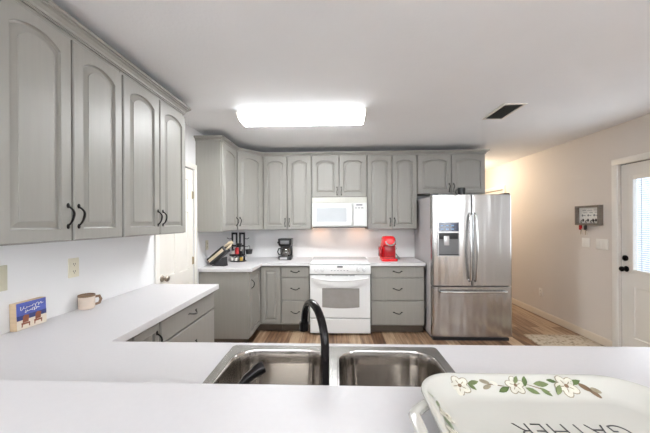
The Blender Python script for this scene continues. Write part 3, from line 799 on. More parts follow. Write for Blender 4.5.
def door_handle(x, lean, par):
    b = MB(); pts = [(x, 0.004, 0.725)]
    for k in range(13):
        t = k / 12; pts.append((x + lean * 0.006 * math.sin(PI * t), -0.030 - 0.026 * math.sin(PI * t), 0.745 + 0.765 * t))
    pts.append((x, 0.004, 1.535))
    b.tube(pts, 0.0125, 12); b.build('handle', M['handle'], par)
door_handle(XM - 0.030, -1, ld); door_handle(XM + 0.034, 1, rd)
b = MB(); pts = [(0.085, 0.008, 0.603)] + [(0.09 + (GW - 0.18) * k / 14, -0.034 - 0.016 * math.sin(PI * k / 14), 0.603) for k in range(15)] + [(GW - 0.085, 0.008, 0.603)]
b.tube(pts, 0.0125, 12); b.build('handle', M['handle'], fz)
# dispenser on the left door
dx0, dx1 = 0.062, 0.322
b = MB()
for q in ((dx0, dx0 + 0.012, 1.055, 1.470), (dx1 - 0.012, dx1, 1.055, 1.470), (dx0 + 0.012, dx1 - 0.012, 1.055, 1.067), (dx0 + 0.012, dx1 - 0.012, 1.458, 1.470), (dx0 + 0.012, dx1 - 0.012, 1.335, 1.352)):
    b.box(q[0], q[1], -0.008, 0.012, q[2], q[3])
dp = b.build('dispenser', M['silver'], ld); at(dp, (0, 0, -0.032))
bx(dx0 + 0.012, dx1 - 0.012, -0.005, 0.012, 1.352, 1.458).build('display', M['display'], dp)
b = MB()
for i in range(3):
    for j in range(2): b.box(dx0 + 0.035 + i * 0.062, dx0 + 0.068 + i * 0.062, -0.0058, -0.004, 1.375 + j * 0.042, 1.384 + j * 0.042)
b.build('display_icons', M['display_text'], dp)
bx(dx0 + 0.012, dx1 - 0.012, -0.001, 0.012, 1.067, 1.335).build('recess', M['recess'], dp)
b = MB(); b.box(dx0 + 0.02, dx1 - 0.02, -0.007, -0.001, 1.262, 1.333, bev=0.003); b.build('chute_cover', M['dark_plastic'], dp)
b = MB(); b.box(dx0 + 0.070, dx0 + 0.135, -0.014, -0.004, 1.185, 1.300, bev=0.004); b.build('paddle', M['silver'], dp)
bx(dx0 + 0.014, dx1 - 0.014, -0.014, -0.001, 1.067, 1.082).build('drip_tray', M['dark_plastic'], dp)
for x in (0.05, GW - 0.05): bx(x - 0.035, x + 0.035, 0.03, 0.14, 1.761, 1.776, bev=0.004).build('hinge_cover', M['dark_plastic'], r)

# black mug on the refrigerator
r = thing('mug', 'small black mug sitting on top of the refrigerator', 'mug', (1.56, 3.80, 1.7485))
b = MB(); b.lathe([(0.0005, 0), (0.040, 0), (0.044, 0.006), (0.045, 0.105), (0.043, 0.108), (0.040, 0.104), (0.039, 0.010), (0.0005, 0.008)]); b.build('cup', M['black'], r)
b = MB(); b.tube([(-0.042, 0, 0.085), (-0.066, 0, 0.082), (-0.072, 0, 0.055), (-0.064, 0, 0.030), (-0.042, 0, 0.024)], 0.006, 8); b.build('mug_handle', M['black'], r)

# ------------------------------------------------------------------ things on the back counter
CZ = 0.9155
# knife block leaning to the right
KX, KY = -1.46, 3.60
r = thing('knife_block', 'slanted black knife block with a pale side panel in the back left corner', 'knife block', (KX, KY, CZ), -0.22)
A = math.radians(37)
KT = Matrix.Translation((-0.065, 0, 0.014)) @ Matrix.Rotation(-A, 4, 'Y')   # local x along the block's length
b = MB(); b.box(0, 0.285, -0.05, 0.05, -0.010, 0.082, bev=0.012, seg=3, T=KT); b.build('block', M['black'], r)
b = MB(); b.box(0.018, 0.262, -0.0530, -0.0495, 0.020, 0.056, bev=0.001, T=KT); b.build('side_panel', M['cream'], r)
MB().loops([[(-0.045, y, 0), (0.128, y, 0), (0.118, y, 0.108), (0.040, y, 0.052)] for y in (-0.042, 0.042)]).build('stand', M['dark_plastic'], r)
KROOT = Matrix.Translation((KX, KY, CZ)) @ Matrix.Rotation(-0.22, 4, 'Z') @ KT
def make_knife(pos, L, lab):
    k_ = thing('knife', lab, 'knife', (0, 0, 0), 0, 'knives in the knife block')
    k_.matrix_world = KROOT @ Matrix.Translation(pos)
    b = MB(); b.box(0.012, L, -0.0085, 0.0085, -0.011, 0.011, bev=0.005, seg=2); b.build('handle', M['cream'], k_)
    b = MB(); b.box(0.0005, 0.012, -0.007, 0.007, -0.010, 0.010, bev=0.002); b.build('bolster', M['steel_small'], k_)
    return k_
make_knife((0.2855, -0.034, 0.060), 0.098, 'cream-handled knife nearest the front at the top edge of the knife block')
make_knife((0.2855, -0.034, 0.018), 0.088, 'cream-handled knife lowest in the front row of the knife block')
make_knife((0.2855, 0.000, 0.062), 0.110, 'cream-handled knife standing out farthest from the middle of the knife block')
make_knife((0.2855, 0.032, 0.050), 0.092, 'cream-handled knife at the rear of the knife block')

# spice rack
QX, QY = -1.33, 4.02
r = thing('spice_rack', 'black wire spice and utensil rack standing behind the knife block in the corner', 'rack', (QX, QY, CZ))
b = MB(); b.lathe([(0.0005, 0), (0.105, 0), (0.105, 0.010), (0.095, 0.014), (0.0005, 0.014)]); b.build('base', M['black'], r)
for s_ in (-1, 1):
    xc = s_ * 0.052
    b = MB()
    b.box(xc - 0.040, xc - 0.018, -0.008, 0.008, 0.0145, 0.385, bev=0.002); b.box(xc + 0.018, xc + 0.040, -0.008, 0.008, 0.0145, 0.385, bev=0.002)
    b.box(xc - 0.040, xc + 0.040, -0.008, 0.008, 0.362, 0.389, bev=0.002); b.box(xc - 0.040, xc + 0.040, -0.008, 0.008, 0.196, 0.222, bev=0.002)
    b.build('post', M['black'], r)
for z in (0.305, 0.200):
    for s_ in (-1, 1):
        b = MB(); b.tube([(s_ * 0.086, 0, z), (s_ * 0.125, -0.01, z - 0.004), (s_ * 0.152, -0.016, z + 0.012)], 0.0045, 8); b.build('arm', M['black'], r)
for z in (0.075,):
    b = MB(); b.box(-0.098, 0.098, -0.070, 0.060, z, z + 0.006); b.box(-0.098, 0.098, -0.073, -0.070, z, z + 0.028); b.build('shelf', M['black'], r)
def jar(x, y, z, h, rad, body, lid, lab):
    j = thing('spice_jar', lab, 'jar', (QX + x, QY + y, CZ + z), 0, 'jars on the spice rack')
    MB().lathe([(0.0005, 0), (rad, 0), (rad, h * 0.72), (rad * 0.85, h * 0.78), (0.0005, h * 0.78)], n=18).build('jar_body', body, j)
    MB().lathe([(0.0005, h * 0.785), (rad * 0.95, h * 0.785), (rad * 0.95, h), (0.0005, h)], n=18).build('lid', lid, j)
jar(-0.058, -0.040, 0.0815, 0.085, 0.021, M['jar_white'], M['black'], 'pale spice jar with black lid left on the upper rack shelf')
jar(-0.004, -0.044, 0.0815, 0.105, 0.026, M['jar_red'], M['jar_red'], 'red spice jar in the middle of the rack shelf')
jar(0.055, -0.040, 0.0815, 0.080, 0.021, M['black'], M['steel_small'], 'dark spice jar with steel lid right on the rack shelf')
jar(-0.068, -0.052, 0.0145, 0.056, 0.020, M['jar_white'], M['steel_small'], 'short white spice jar on the left of the rack base')
jar(-0.010, -0.068, 0.0145, 0.052, 0.020, M['jar_white'], M['black'], 'short pale spice jar at the front of the rack base')
jar(0.055, -0.052, 0.0145, 0.056, 0.020, M['jar_yellow'], M['black'], 'short yellow spice jar on the right of the rack base')
# dark cups hanging from the rack
for (x, y, z, k, lab) in ((0.152, -0.020, 0.100, 1.25, 'black measuring cup hanging on the right side of the spice rack'), (0.030, -0.062, 0.195, 1.0, 'black measuring cup hanging in the middle of the spice rack, above the jars')):
    r = thing('measuring_cup', lab, 'cup', (QX + x, QY + y, CZ + z), 0, 'measuring cups on the spice rack')
    b = MB(); b.lathe([(0.0005, 0), (0.032 * k, 0), (0.040 * k, 0.050 * k), (0.037 * k, 0.050 * k), (0.030 * k, 0.005), (0.0005, 0.005)], n=18); b.build('cup', M['black'], r)
    b = MB(); b.tube([(0, 0.038 * k, 0.046 * k), (0, 0.032 * k, 0.075), (-0.002, 0.030 * k, 0.108)], 0.004, 6); b.build('cup_handle', M['black'], r)

# coffee maker
r = thing('coffee_maker', 'small black drip coffee maker with glass carafe on the back counter', 'coffee maker', (-0.715, 4.20, CZ))
b = MB(); b.box(-0.088, 0.088, -0.085, 0.105, 0, 0.052, bev=0.008); b.box(-0.084, 0.084, 0.045, 0.105, 0.052, 0.20, bev=0.004); b.build('body', M['black'], r)
pr = [(-0.092, -0.082), (0.092, -0.082), (0.092, 0.105), (-0.092, 0.105)]
MB().loops([[(p[0] * q, p[1] * (q if p[1] < 0 else 1), z) for p in pr] for q, z in ((0.80, 0.185), (0.98, 0.215), (1.02, 0.285), (1.0, 0.297))]).build('brew_head', M['black'], r, 30, 0.004)
bx(-0.060, 0.060, -0.0890, -0.083, 0.222, 0.270, bev=0.002).build('front_badge', M['recess'], r)
bx(-0.068, 0.030, -0.0880, -0.085, 0.010, 0.040).build('switch_panel', M['silver'], r)
cf = MB(); cf.lathe([(0.0005, 0.054), (0.058, 0.054), (0.068, 0.075), (0.070, 0.105), (0.060, 0.145), (0.048, 0.160), (0.048, 0.170), (0.0005, 0.170)], (0.004, -0.030, 0)); cf = cf.build('carafe', M['carafe'], r)
b = MB(); b.lathe([(0.0005, 0.162), (0.051, 0.162), (0.051, 0.180), (0.0005, 0.183)], (0.004, -0.030, 0)); b.build('carafe_lid', M['black'], cf)
b = MB(); b.tube([(-0.045, -0.055, 0.162), (-0.085, -0.080, 0.158), (-0.096, -0.088, 0.115), (-0.080, -0.078, 0.075), (-0.062, -0.062, 0.072)], 0.009, 8); b.build('carafe_handle', M['black'], cf)
b = MB(); b.lathe([(0.0005, 0), (0.012, 0), (0.012, 0.016), (0.0005, 0.018)], (0, 0, 0), 14, Matrix.Translation((-0.11, 0.05, 0.235)) @ Matrix.Rotation(-PI / 2, 4, 'Y')); b.tube([(-0.11, 0.05, 0.235), (-0.085, 0.05, 0.235)], 0.006, 8); b.build('knob', M['black'], r)

# red pod coffee machine
r = thing('coffee_machine', 'glossy red single-serve coffee machine on the counter right of the range', 'coffee machine', (0.700, 4.08, CZ), 0.10)
def rloop(hx_, y0, y1, z, rr): return [(p[0], p[1], z) for p in rrect(-hx_, hx_, y0, y1, rr, 5)]
MB().loops([rloop(0.100, -0.110, 0.120, 0.0, 0.04), rloop(0.104, -0.114, 0.124, 0.008, 0.042), rloop(0.104, -0.114, 0.124, 0.030, 0.042), rloop(0.098, -0.108, 0.118, 0.036, 0.04)]).build('base', M['red'], r)
MB().loops([rloop(0.096, -0.030, 0.118, 0.036, 0.03), rloop(0.092, -0.034, 0.116, 0.15, 0.03), rloop(0.086, -0.040, 0.112, 0.235, 0.03)]).build('body', M['red'], r)
MB().loops([rloop(0.086, -0.100, 0.112, 0.215, 0.045), rloop(0.086, -0.105, 0.112, 0.25, 0.05), rloop(0.080, -0.098, 0.108, 0.30, 0.05), rloop(0.066, -0.075, 0.095, 0.326, 0.05), rloop(0.050, -0.055, 0.080, 0.332, 0.045)]).build('brew_head', M['red'], r)
bx(-0.070, 0.070, -0.060, -0.036, 0.055, 0.205, bev=0.010).build('cup_recess', M['red_dark'], r)
b = MB(); pts = [(-0.068 + 0.0, -0.110, 0.285)]
pts = [(0.064 * math.cos(a), -0.106 - 0.006 * math.sin(-a), 0.268 + 0.052 * math.sin(a)) for a in [PI * (1.0 + k / 14) for k in range(15)]]
b.tube(pts, 0.0095, 8); b.build('lift_handle', M['silver'], r)
bx(-0.122, -0.100, -0.06, 0.09, 0.055, 0.190, bev=0.008).build('water_tank', M['red_dark'], r)
b = MB(); b.tube([(0.095, 0.07, 0.060), (0.125, 0.075, 0.075), (0.165, 0.07, 0.035), (0.185, 0.085, 0.006), (0.150, 0.13, 0.005), (0.130, 0.20, 0.03), (0.13, 0.30, 0.10), (0.125, 0.335, 0.17)], 0.0035, 8); b.build('power_cord', M['black'], r)
b = MB(); b.tube([(0.09, 0.09, 0.18), (0.125, 0.11, 0.185), (0.150, 0.13, 0.15), (0.115, 0.15, 0.11), (0.165, 0.16, 0.06), (0.180, 0.14, 0.005)], 0.003, 8); b.build('power_cord', M['dark_plastic'], r)

# ------------------------------------------------------------------ things on the left counter
# photo block
def on_counter(o): return o
PBX, PBY = -1.550, 1.470
r = thing('photo_block', 'small wooden photo block with a blue beach picture leaning on the left counter', 'photo block', (PBX, PBY, CZ), R90)
PT = Matrix.Rotation(-0.03, 4, 'X')
PW, PH = 0.152, 0.134
b = MB(); b.box(-PW / 2, PW / 2, 0, 0.034, 0.0, PH, bev=0.002, T=PT); b.build('block', M['wood_light'], r)
def flat(parent, name, m, polys, y):
    b = MB()
    for P_ in polys: b.loops([[PT @ Vector((x, y + 0.0004, z)) for x, z in P_], [PT @ Vector((x, y, z)) for x, z in P_]])
    return b.build(name, m, parent)
pc = flat(r, 'picture', M['pic_sky'], [[(-PW / 2 + 0.002, 0.058), (PW / 2 - 0.002, 0.058), (PW / 2 - 0.002, PH - 0.002), (-PW / 2 + 0.002, PH - 0.002)]], -0.0010)
flat(pc, 'picture_sea', M['pic_sea'], [[(-PW / 2 + 0.002, 0.048), (PW / 2 - 0.002, 0.048), (PW / 2 - 0.002, 0.072), (-PW / 2 + 0.002, 0.070)]], -0.0018)
flat(pc, 'picture_sand', M['pic_sand'], [[(-PW / 2 + 0.002, 0.002), (PW / 2 - 0.002, 0.002), (PW / 2 - 0.002, 0.050), (-PW / 2 + 0.002, 0.046)]], -0.0018)
ch = []
for c_ in (-0.032, 0.030):
    ch += [[(c_ - 0.016, 0.034), (c_ + 0.012, 0.034), (c_ + 0.016, 0.066), (c_ - 0.004, 0.072), (c_ - 0.014, 0.062)], [(c_ - 0.022, 0.024), (c_ + 0.020, 0.024), (c_ + 0.020, 0.032), (c_ - 0.022, 0.034)], [(c_ - 0.022, 0.012), (c_ - 0.017, 0.012), (c_ - 0.015, 0.024), (c_ - 0.021, 0.024)], [(c_ + 0.014, 0.012), (c_ + 0.019, 0.012), (c_ + 0.019, 0.024), (c_ + 0.013, 0.024)]]
flat(pc, 'beach_chairs', M['pic_chair'], ch, -0.0026)
b = MB()
for seed, z_, xa, xb in ((1, 0.104, -0.060, 0.056), (2, 0.086, -0.034, 0.036)):
    pts = []
    for k in range(60):
        t = k / 59; pts.append(PT @ Vector((xa + (xb - xa) * t + 0.004 * math.sin(t * 50 + seed), -0.0022, z_ + 0.009 * math.sin(t * 43 + seed) * (0.5 + 0.5 * math.sin(t * 9 + seed)) + 0.006 * t)))
    b.tube(pts, 0.0012, 5)
b.build('script_lettering', M['paper'], pc)
# mug
r = thing('mug', 'short beige stoneware mug with a brown rim against the left wall', 'mug', (-1.539, 1.790, CZ))
MB().lathe([(0.0005, 0), (0.038, 0), (0.042, 0.006), (0.043, 0.078), (0.041, 0.080), (0.038, 0.076), (0.037, 0.010), (0.0005, 0.008)]).build('cup', M['mug'], r)
MB().lathe([(0.0432, 0.074), (0.0445, 0.079), (0.0435, 0.086), (0.040, 0.087), (0.038, 0.078)], n=28).build('rim', M['mug_rim'], r)
b = MB(); b.tube([(0.026, 0.030, 0.066), (0.038, 0.052, 0.066), (0.042, 0.060, 0.045), (0.038, 0.052, 0.022), (0.026, 0.031, 0.018)], 0.0085, 8); b.build('mug_handle', M['mug_rim'], r)

# wall plates
def plate(label, cat, loc, rotz, kind, m, w=0.072, h=0.116, name='wall_plate'):
    r = thing(name, label, cat, loc, rotz)
    bx(-w / 2, w / 2, -0.006, -0.0005, -h / 2, h / 2, bev=0.002).build('cover', m, r)
    if kind == 'outlet':
        for z in (-0.022, 0.022):
            f_ = MB(); f_.lathe([(0.0005, 0), (0.017, 0), (0.017, 0.002), (0.0005, 0.0022)], (0, 0, 0), 18, Matrix.Translation((0, -0.006, z)) @ TO_NEG_Y); f_ = f_.build('socket', m, r)
            b = MB()
            for x in (-0.006, 0.006): b.box(x - 0.0015, x + 0.0015, -0.0092, -0.008, z - 0.004, z + 0.006)
            b.lathe([(0.0005, 0), (0.003, 0), (0.003, 0.001), (0.0005, 0.0012)], (0, 0, 0), 8, Matrix.Translation((0, -0.0080, z - 0.010)) @ TO_NEG_Y)
            b.build('slots', M['ivory_dark'], f_)
    else:
        for k in range(kind):
            x = (k - (kind - 1) / 2) * 0.046
            bx(x - 0.016, x + 0.016, -0.009, -0.006, -0.033, 0.033, bev=0.001).build('rocker', m, r)
    return r
plate('ivory duplex outlet on the left wall above the mug', 'outlet', (WL, 1.752, 1.172), R90, 'outlet', M['ivory'], name='wall_outlet')
plate('tan switch plate on the left wall at the photo edge above the photo block', 'switch', (WL, 1.330, 1.180), R90, 2, M['plate_tan'], 0.112, 0.122, name='light_switch')
plate('white outlet on the left wall above the knife block', 'outlet', (WL, 3.62, 1.165), R90, 'outlet', M['ivory'], name='wall_outlet')
plate('white switch plate below the hanging keys on the right wall', 'switch', (WR, 3.832, 1.170), -R90, 2, M['plate_white'], 0.112, 0.112, name='light_switch')
plate('wide white switch plate beside the entry door casing', 'switch', (WR, 3.602, 1.166), -R90, 3, M['plate_white'], 0.160, 0.122, name='light_switch')
plate('white outlet low on the right wall behind the refrigerator corner', 'outlet', (WR, 4.66, 0.365), -R90, 'outlet', M['plate_white'], name='wall_outlet')

# key holder on the right wall
r = thing('key_holder', 'grey wooden framed key holder with a white board on the right wall', 'key holder', (WR, 3.765, 1.387), -R90)
KW, KH = 0.352, 0.236
b = MB(); b.box(-KW / 2, -KW / 2 + 0.024, -0.050, -0.0005, 0, KH); b.box(KW / 2 - 0.024, KW / 2, -0.050, -0.0005, 0, KH); b.box(-KW / 2 + 0.024, KW / 2 - 0.024, -0.050, -0.0005, 0, 0.022); b.box(-KW / 2 + 0.024, KW / 2 - 0.024, -0.050, -0.0005, KH - 0.022, KH)
b.build('frame', M['barnwood'], r)
bd = bx(-KW / 2 + 0.024, KW / 2 - 0.024, -0.012, -0.0005, 0.022, KH - 0.022).build('board', M['paper'], r)
b = MB()
for x, z, l in ((-0.10, 0.180, 0.05), (-0.03, 0.178, 0.07), (0.06, 0.180, 0.055), (-0.09, 0.152, 0.06), (0.0, 0.150, 0.05), (0.075, 0.152, 0.05)):
    b.tube([(x + l * k / 12, -0.0128, z + 0.005 * math.sin(k * 2.1)) for k in range(13)], 0.0016, 5)
b.build('lettering', M['grey_print'], bd)
b = MB()
for x in (-0.085, 0.0, 0.085):
    b.lathe([(0.010, 0), (0.013, 0.0012), (0.010, 0.002), (0.007, 0.0012)], (0, 0, 0), 14, Matrix.Translation((x - 0.016, -0.0122, 0.118)) @ TO_NEG_Y)
    b.box(x - 0.004, x + 0.028, -0.0138, -0.0122, 0.115, 0.121); b.box(x + 0.018, x + 0.022, -0.0138, -0.0122, 0.106, 0.116)
b.build('key_prints', M['grey_print'], bd)
for x in (-0.092, -0.02, 0.052, 0.092):
    b = MB(); b.tube([(x, -0.012, 0.060), (x, -0.034, 0.058), (x, -0.042, 0.040), (x, -0.036, 0.030)], 0.004, 8); b.ball((x, -0.036, 0.030), 0.006); b.ball((x, -0.013, 0.060), 0.014, 0.003, 0.018); b.build('hook', M['iron'], r)
def keyset(name, lab, x, red):
    k_ = thing(name, lab, 'keys', (WR - 0.038, 3.765 - x, 1.412), -R90)
    b = MB(); n = 18
    pts = [(0.016 * math.sin(2 * PI * k / n), -0.004, -0.012 + 0.016 * math.cos(2 * PI * k / n)) for k in range(n + 1)]
    b.tube(pts, 0.0016, 6); b.build('ring', M['steel_small'], k_)
    if red:
        MB().loops([rl for rl in ([(p[0], -0.012, p[1]) for p in rrect(-0.020, 0.018, -0.085, -0.026, 0.010)], [(p[0], -0.002, p[1]) for p in rrect(-0.020, 0.018, -0.085, -0.026, 0.010)])]).build('key_fob', M['red_dark'], k_)
    else:
        b = MB(); b.box(-0.022, 0.022, -0.014, -0.002, -0.086, -0.026, bev=0.005); b.build('key_fob', M['black'], k_)
    for q, (dx, tilt) in enumerate(((0.006, 0.12), (0.018, -0.18))):
        T = Matrix.Translation((dx, -0.006 - 0.004 * q, -0.080 if red else -0.084)) @ Matrix.Rotation(tilt, 4, 'Y')
        b = MB(); b.lathe([(0.0005, 0), (0.012, 0), (0.012, 0.002), (0.0005, 0.002)], (0, 0, 0), 14, T @ TO_NEG_Y); b.box(-0.0035, 0.0035, -0.002, 0, -0.062, -0.008, T=T); b.build('key', M['steel_small'] if q else M['brass'], k_)
keyset('key_bunch', 'bunch of keys with a dark red fob hanging from the key holder', -0.092, True)
keyset('key_bunch', 'bunch of keys with a black fob hanging from the middle of the key holder', -0.020, False)

# ------------------------------------------------------------------ ceiling fittings
LX0, LX1, LY0, LY1 = -0.930, 0.278, 2.765, 3.095
r = thing('ceiling_light', 'lit white wraparound fluorescent light on the ceiling', 'ceiling light', ((LX0 + LX1) / 2, (LY0 + LY1) / 2, CEIL))
hw, hl = (LY1 - LY0) / 2, (LX1 - LX0) / 2
bx(-hl, hl, -hw + 0.01, hw - 0.01, -0.006, -0.0005).build('housing', M['plate_white'], r)
def wrap(x0, x1, k_, z_, n=18):
    L = []
    for x in (x0, x1):
        ring = [(x, hw * k_ * math.copysign(abs(math.cos(a)) ** 0.7, math.cos(a)), -0.0065 - z_ * math.sin(a) ** 0.8) for a in [PI * k / n for k in range(n + 1)]]
        L.append(ring)
    return MB().loops(L)
wrap(-hl + 0.012, hl - 0.012, 1.0, 0.072).build('diffuser', M['diffuser'], r, 60)
for x0, x1 in ((-hl - 0.004, -hl + 0.0118), (hl - 0.0118, hl + 0.004)): wrap(x0, x1, 1.02, 0.076).build('end_cap', M['plate_white'], r, 40)
r = thing('air_vent', 'grey metal air vent in the ceiling above the refrigerator side of the room', 'air vent', (1.600, 2.935, CEIL))
b = MB(); W5, L5, f5 = 0.105, 0.205, 0.024
for q in ((-W5, -W5 + f5, -L5, L5), (W5 - f5, W5, -L5, L5), (-W5 + f5, W5 - f5, -L5, -L5 + f5), (-W5 + f5, W5 - f5, L5 - f5, L5)): b.box(q[0], q[1], q[2], q[3], -0.010, -0.0005, bev=0.002)
b.build('frame', M['plate_white'], r)
bx(-W5 + f5, W5 - f5, -L5 + f5, L5 - f5, -0.003, -0.0005).build('duct', M['vent_dark'], r)
y = -L5 + f5 + 0.014
while y < L5 - f5 - 0.005:
    b = MB(); b.box(-W5 + f5, W5 - f5, -0.010, 0.010, -0.0006, 0.0006, T=Matrix.Translation((0, y, -0.010)) @ Matrix.Rotation(0.45, 4, 'X')); b.build('slat', M['vent'], r); y += 0.024
# hall lamp behind the refrigerator
r = thing('hall_light', 'small round lit ceiling lamp in the hall behind the refrigerator', 'ceiling light', (2.32, 5.75, CEIL))
MB().lathe([(0.0005, -0.0005), (0.13, -0.0005), (0.13, -0.015), (0.0005, -0.016)]).build('base', M['plate_white'], r)
MB().lathe([(0.0005, -0.095), (0.06, -0.088), (0.10, -0.060), (0.12, -0.017), (0.0005, -0.0165)]).build('dome', M['hall_lamp'], r)
hl_ = bpy.data.lights.new('hall_bulb', 'POINT'); hl_.energy = HALL_POWER; hl_.color = (1.0, 0.84, 0.64); hl_.shadow_soft_size = 0.1
ho = bpy.data.objects.new('hall_bulb', hl_); COL.objects.link(ho); ho.location = (2.32, 5.75, CEIL - 0.25)

# doormat
b = MB(); b.loops([[(p[0], p[1], z) for p in rrect(-0.355, 0.355, -0.60, 0.60, 0.012, 3)] for z in (0.0005, 0.008)])
o = tag(b.build('doormat', M['mat'], None), 'beige woven doormat on the wood floor by the entry door', 'doormat')
at(o, (2.690, 3.28, 0), (0, 0, -0.02))

# ------------------------------------------------------------------ floral tray on the bar
TA, TB = 0.232, 0.172
TC = (0.397, 0.671 - TB)
TZ = 1.0705
r = thing('serving_tray', 'white ceramic serving tray with painted blossoms and lettering on the bar', 'tray', (TC[0], TC[1], TZ), 0.0)
def tl(ins, z, rr): return [(p[0], p[1], z) for p in rrect(-TA + ins, TA - ins, -TB + ins, TB - ins, rr, 10)]
b = MB(); b.loops([tl(0.062, 0.0, 0.045), tl(0.054, 0.002, 0.05), tl(0.030, 0.014, 0.065), tl(0.004, 0.030, 0.080), tl(0.0, 0.0335, 0.083), tl(0.001, 0.0365, 0.082), tl(0.005, 0.0370, 0.079), tl(0.012, 0.0330, 0.074), tl(0.040, 0.0135, 0.056), tl(0.048, 0.0092, 0.050), tl(0.060, 0.008, 0.042)])
b.build('dish', M['ceramic'], r, 60)
for s_ in (-1, 1):
    b = MB(); pts = []
    for k in range(15):
        t = k / 14; q = math.sin(PI * t)
        pts.append((s_ * (TA - 0.022 + 0.050 * min(1, 1.35 * q)), 0.095 - 0.19 * t, 0.020 + 0.006 * q))
    b.tube(pts, 0.0105, 10, flat=0.75); b.build('tray_handle', M['ceramic'], r)
# blossoms on the sloping inner wall: plane through inner slope between (ins .012, z .046) and (ins .030, z .016)
DEC = MB(); DEC_M = ['petal_edge', 'petal', 'leaf', 'leaf_dark', 'twig']
def slope_pt(side, s, t, lift):
    ins = 0.040 - 0.028 * t; z = 0.0135 + 0.0195 * t
    nrm = Vector((0, -0.571, 0.821)) if side == 'far' else Vector((0.571, 0, 0.821))
    if side == 'far': p = Vector((s, TB - ins, z))
    else: p = Vector((-TA + ins, s, z))
    return p + nrm * lift
def blob(key, side, s, t, a, bb, ang_, lift, n=12, taper=0.0):
    pts = []
    for k in range(n):
        th = 2 * PI * k / n
        u = a * math.cos(th); v = bb * math.sin(th) * (1 - taper * abs(math.cos(th)) ** 2)
        du = u * math.cos(ang_) - v * math.sin(ang_); dv = u * math.sin(ang_) + v * math.cos(ang_)
        pts.append(slope_pt(side, s + du, t + dv / 0.035, lift))
    DEC.poly(pts); DEC.bm.faces.ensure_lookup_table(); DEC.bm.faces[-1].material_index = DEC_M.index(key)
def flower(side, s, t, R_):
    R_ *= 1.22
    for k in range(5):
        a = 2 * PI * k / 5 + s * 40
        ps, pt_ = s + R_ * 0.55 * math.cos(a), t + R_ * 0.55 * math.sin(a) / 0.035
        blob('petal_edge', side, ps, pt_, R_ * 0.58, R_ * 0.46, a, 0.0006)
        blob('petal', side, ps, pt_, R_ * 0.49, R_ * 0.37, a, 0.0009 + 0.0001 * k)
        blob('petal_edge', side, s + R_ * 0.42 * math.cos(a), t + R_ * 0.42 * math.sin(a) / 0.035, R_ * 0.22, R_ * 0.05, a, 0.0016)
    blob('twig', side, s, t, R_ * 0.20, R_ * 0.20, 0, 0.0018)
def leaf(side, s, t, L_, a, dark=False):
    L_ *= 1.15
    blob('leaf_dark' if dark else 'leaf', side, s, t, L_, L_ * 0.42, a, 0.0012, 12, 0.75)
def stem(side, s0, t0, s1, t1):
    d = Vector((s1 - s0, (t1 - t0) * 0.035)); blob('twig', side, (s0 + s1) / 2, (t0 + t1) / 2, d.length / 2, 0.0011, math.atan2(d.y, d.x), 0.0007)
X0 = -TA
def fx(x): return x - TC[0]
leaf('far', fx(0.228), 0.78, 0.012, -0.6); flower('far', fx(0.258), 0.45, 0.017); leaf('far', fx(0.288), 0.65, 0.011, 0.2); leaf('far', fx(0.283), 0.40, 0.009, -0.8)
stem('far', fx(0.310), 0.62, fx(0.352), 0.45); blob('petal_edge', 'far', fx(0.312), 0.72, 0.010, 0.0045, -0.3, 0.0010); blob('petal_edge', 'far', fx(0.314), 0.40, 0.010, 0.0045, 0.4, 0.0010); blob('petal', 'far', fx(0.331), 0.62, 0.008, 0.004, -0.5, 0.0012)
leaf('far', fx(0.347), 0.25, 0.012, 0.4, True); flower('far', fx(0.374), 0.52, 0.015); leaf('far', fx(0.380), 0.86, 0.009, 1.0); leaf('far', fx(0.397), 0.78, 0.011, 1.2, True)
stem('far', fx(0.398), 0.60, fx(0.440), 0.15); leaf('far', fx(0.428), 0.62, 0.014, 0.0); leaf('far', fx(0.404), 0.20, 0.012, -0.5); leaf('far', fx(0.430), 0.15, 0.011, -0.8)
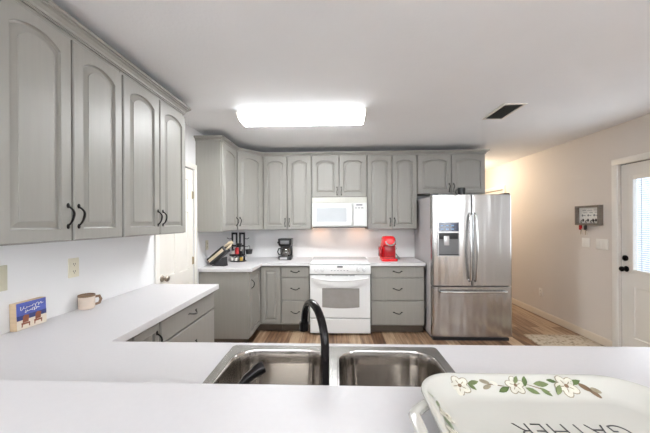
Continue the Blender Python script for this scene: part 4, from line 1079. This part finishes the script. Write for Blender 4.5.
leaf('far', fx(0.453), 0.82, 0.009, -0.2, True); flower('far', fx(0.478), 0.52, 0.018); leaf('far', fx(0.458), 0.28, 0.012, 0.9); leaf('far', fx(0.500), 0.76, 0.012, 0.3, True)
blob('twig', 'far', fx(0.514), 0.45, 0.012, 0.006, -0.7, 0.0011); blob('twig', 'far', fx(0.526), 0.12, 0.013, 0.005, -0.9, 0.0011); blob('petal_edge', 'far', fx(0.532), 0.28, 0.010, 0.005, -0.5, 0.0013)
ly = lambda y: y - TC[1]
leaf('left', ly(0.595), 0.75, 0.010, 0.9); stem('left', ly(0.602), 0.3, ly(0.560), 0.6); leaf('left', ly(0.575), 0.55, 0.010, -0.4, True); flower('left', ly(0.545), 0.35, 0.013)
leaf('left', ly(0.520), 0.55, 0.014, 0.3, True); flower('left', ly(0.492), 0.45, 0.016); leaf('left', ly(0.470), 0.7, 0.012, -0.6); flower('left', ly(0.42), 0.5, 0.016); leaf('left', ly(0.39), 0.5, 0.013, 0.4)
fp = DEC.build('floral_pattern', M['petal_edge'], r)
for key in DEC_M[1:]: fp.data.materials.append(M[key])
# lettering, reading from the far side of the bar
fc = bpy.data.curves.new('lettering', 'FONT'); fc.body = 'GATHER'; fc.size = 0.058; fc.align_x = 'CENTER'; fc.space_character = 1.05; fc.offset = -0.0013; fc.extrude = 0.0003
fo = bpy.data.objects.new('tmp_text', fc); COL.objects.link(fo)
bpy.context.view_layer.update()
me = bpy.data.meshes.new_from_object(fo.evaluated_get(bpy.context.evaluated_depsgraph_get()))
bpy.data.objects.remove(fo)
me.name = 'lettering'; me.materials.clear(); me.materials.append(M['ink'])
xs_ = [v.co.x for v in me.vertices]; wd_ = max(xs_) - min(xs_); k_ = 0.190 / wd_
for v in me.vertices: v.co = Vector((v.co.x * k_, v.co.y * 1.0, v.co.z))
lo = bpy.data.objects.new('lettering', me); COL.objects.link(lo); lo.parent = r
at(lo, (0.406 - TC[0], 0.549 - TC[1], 0.0085), (0, 0, PI))
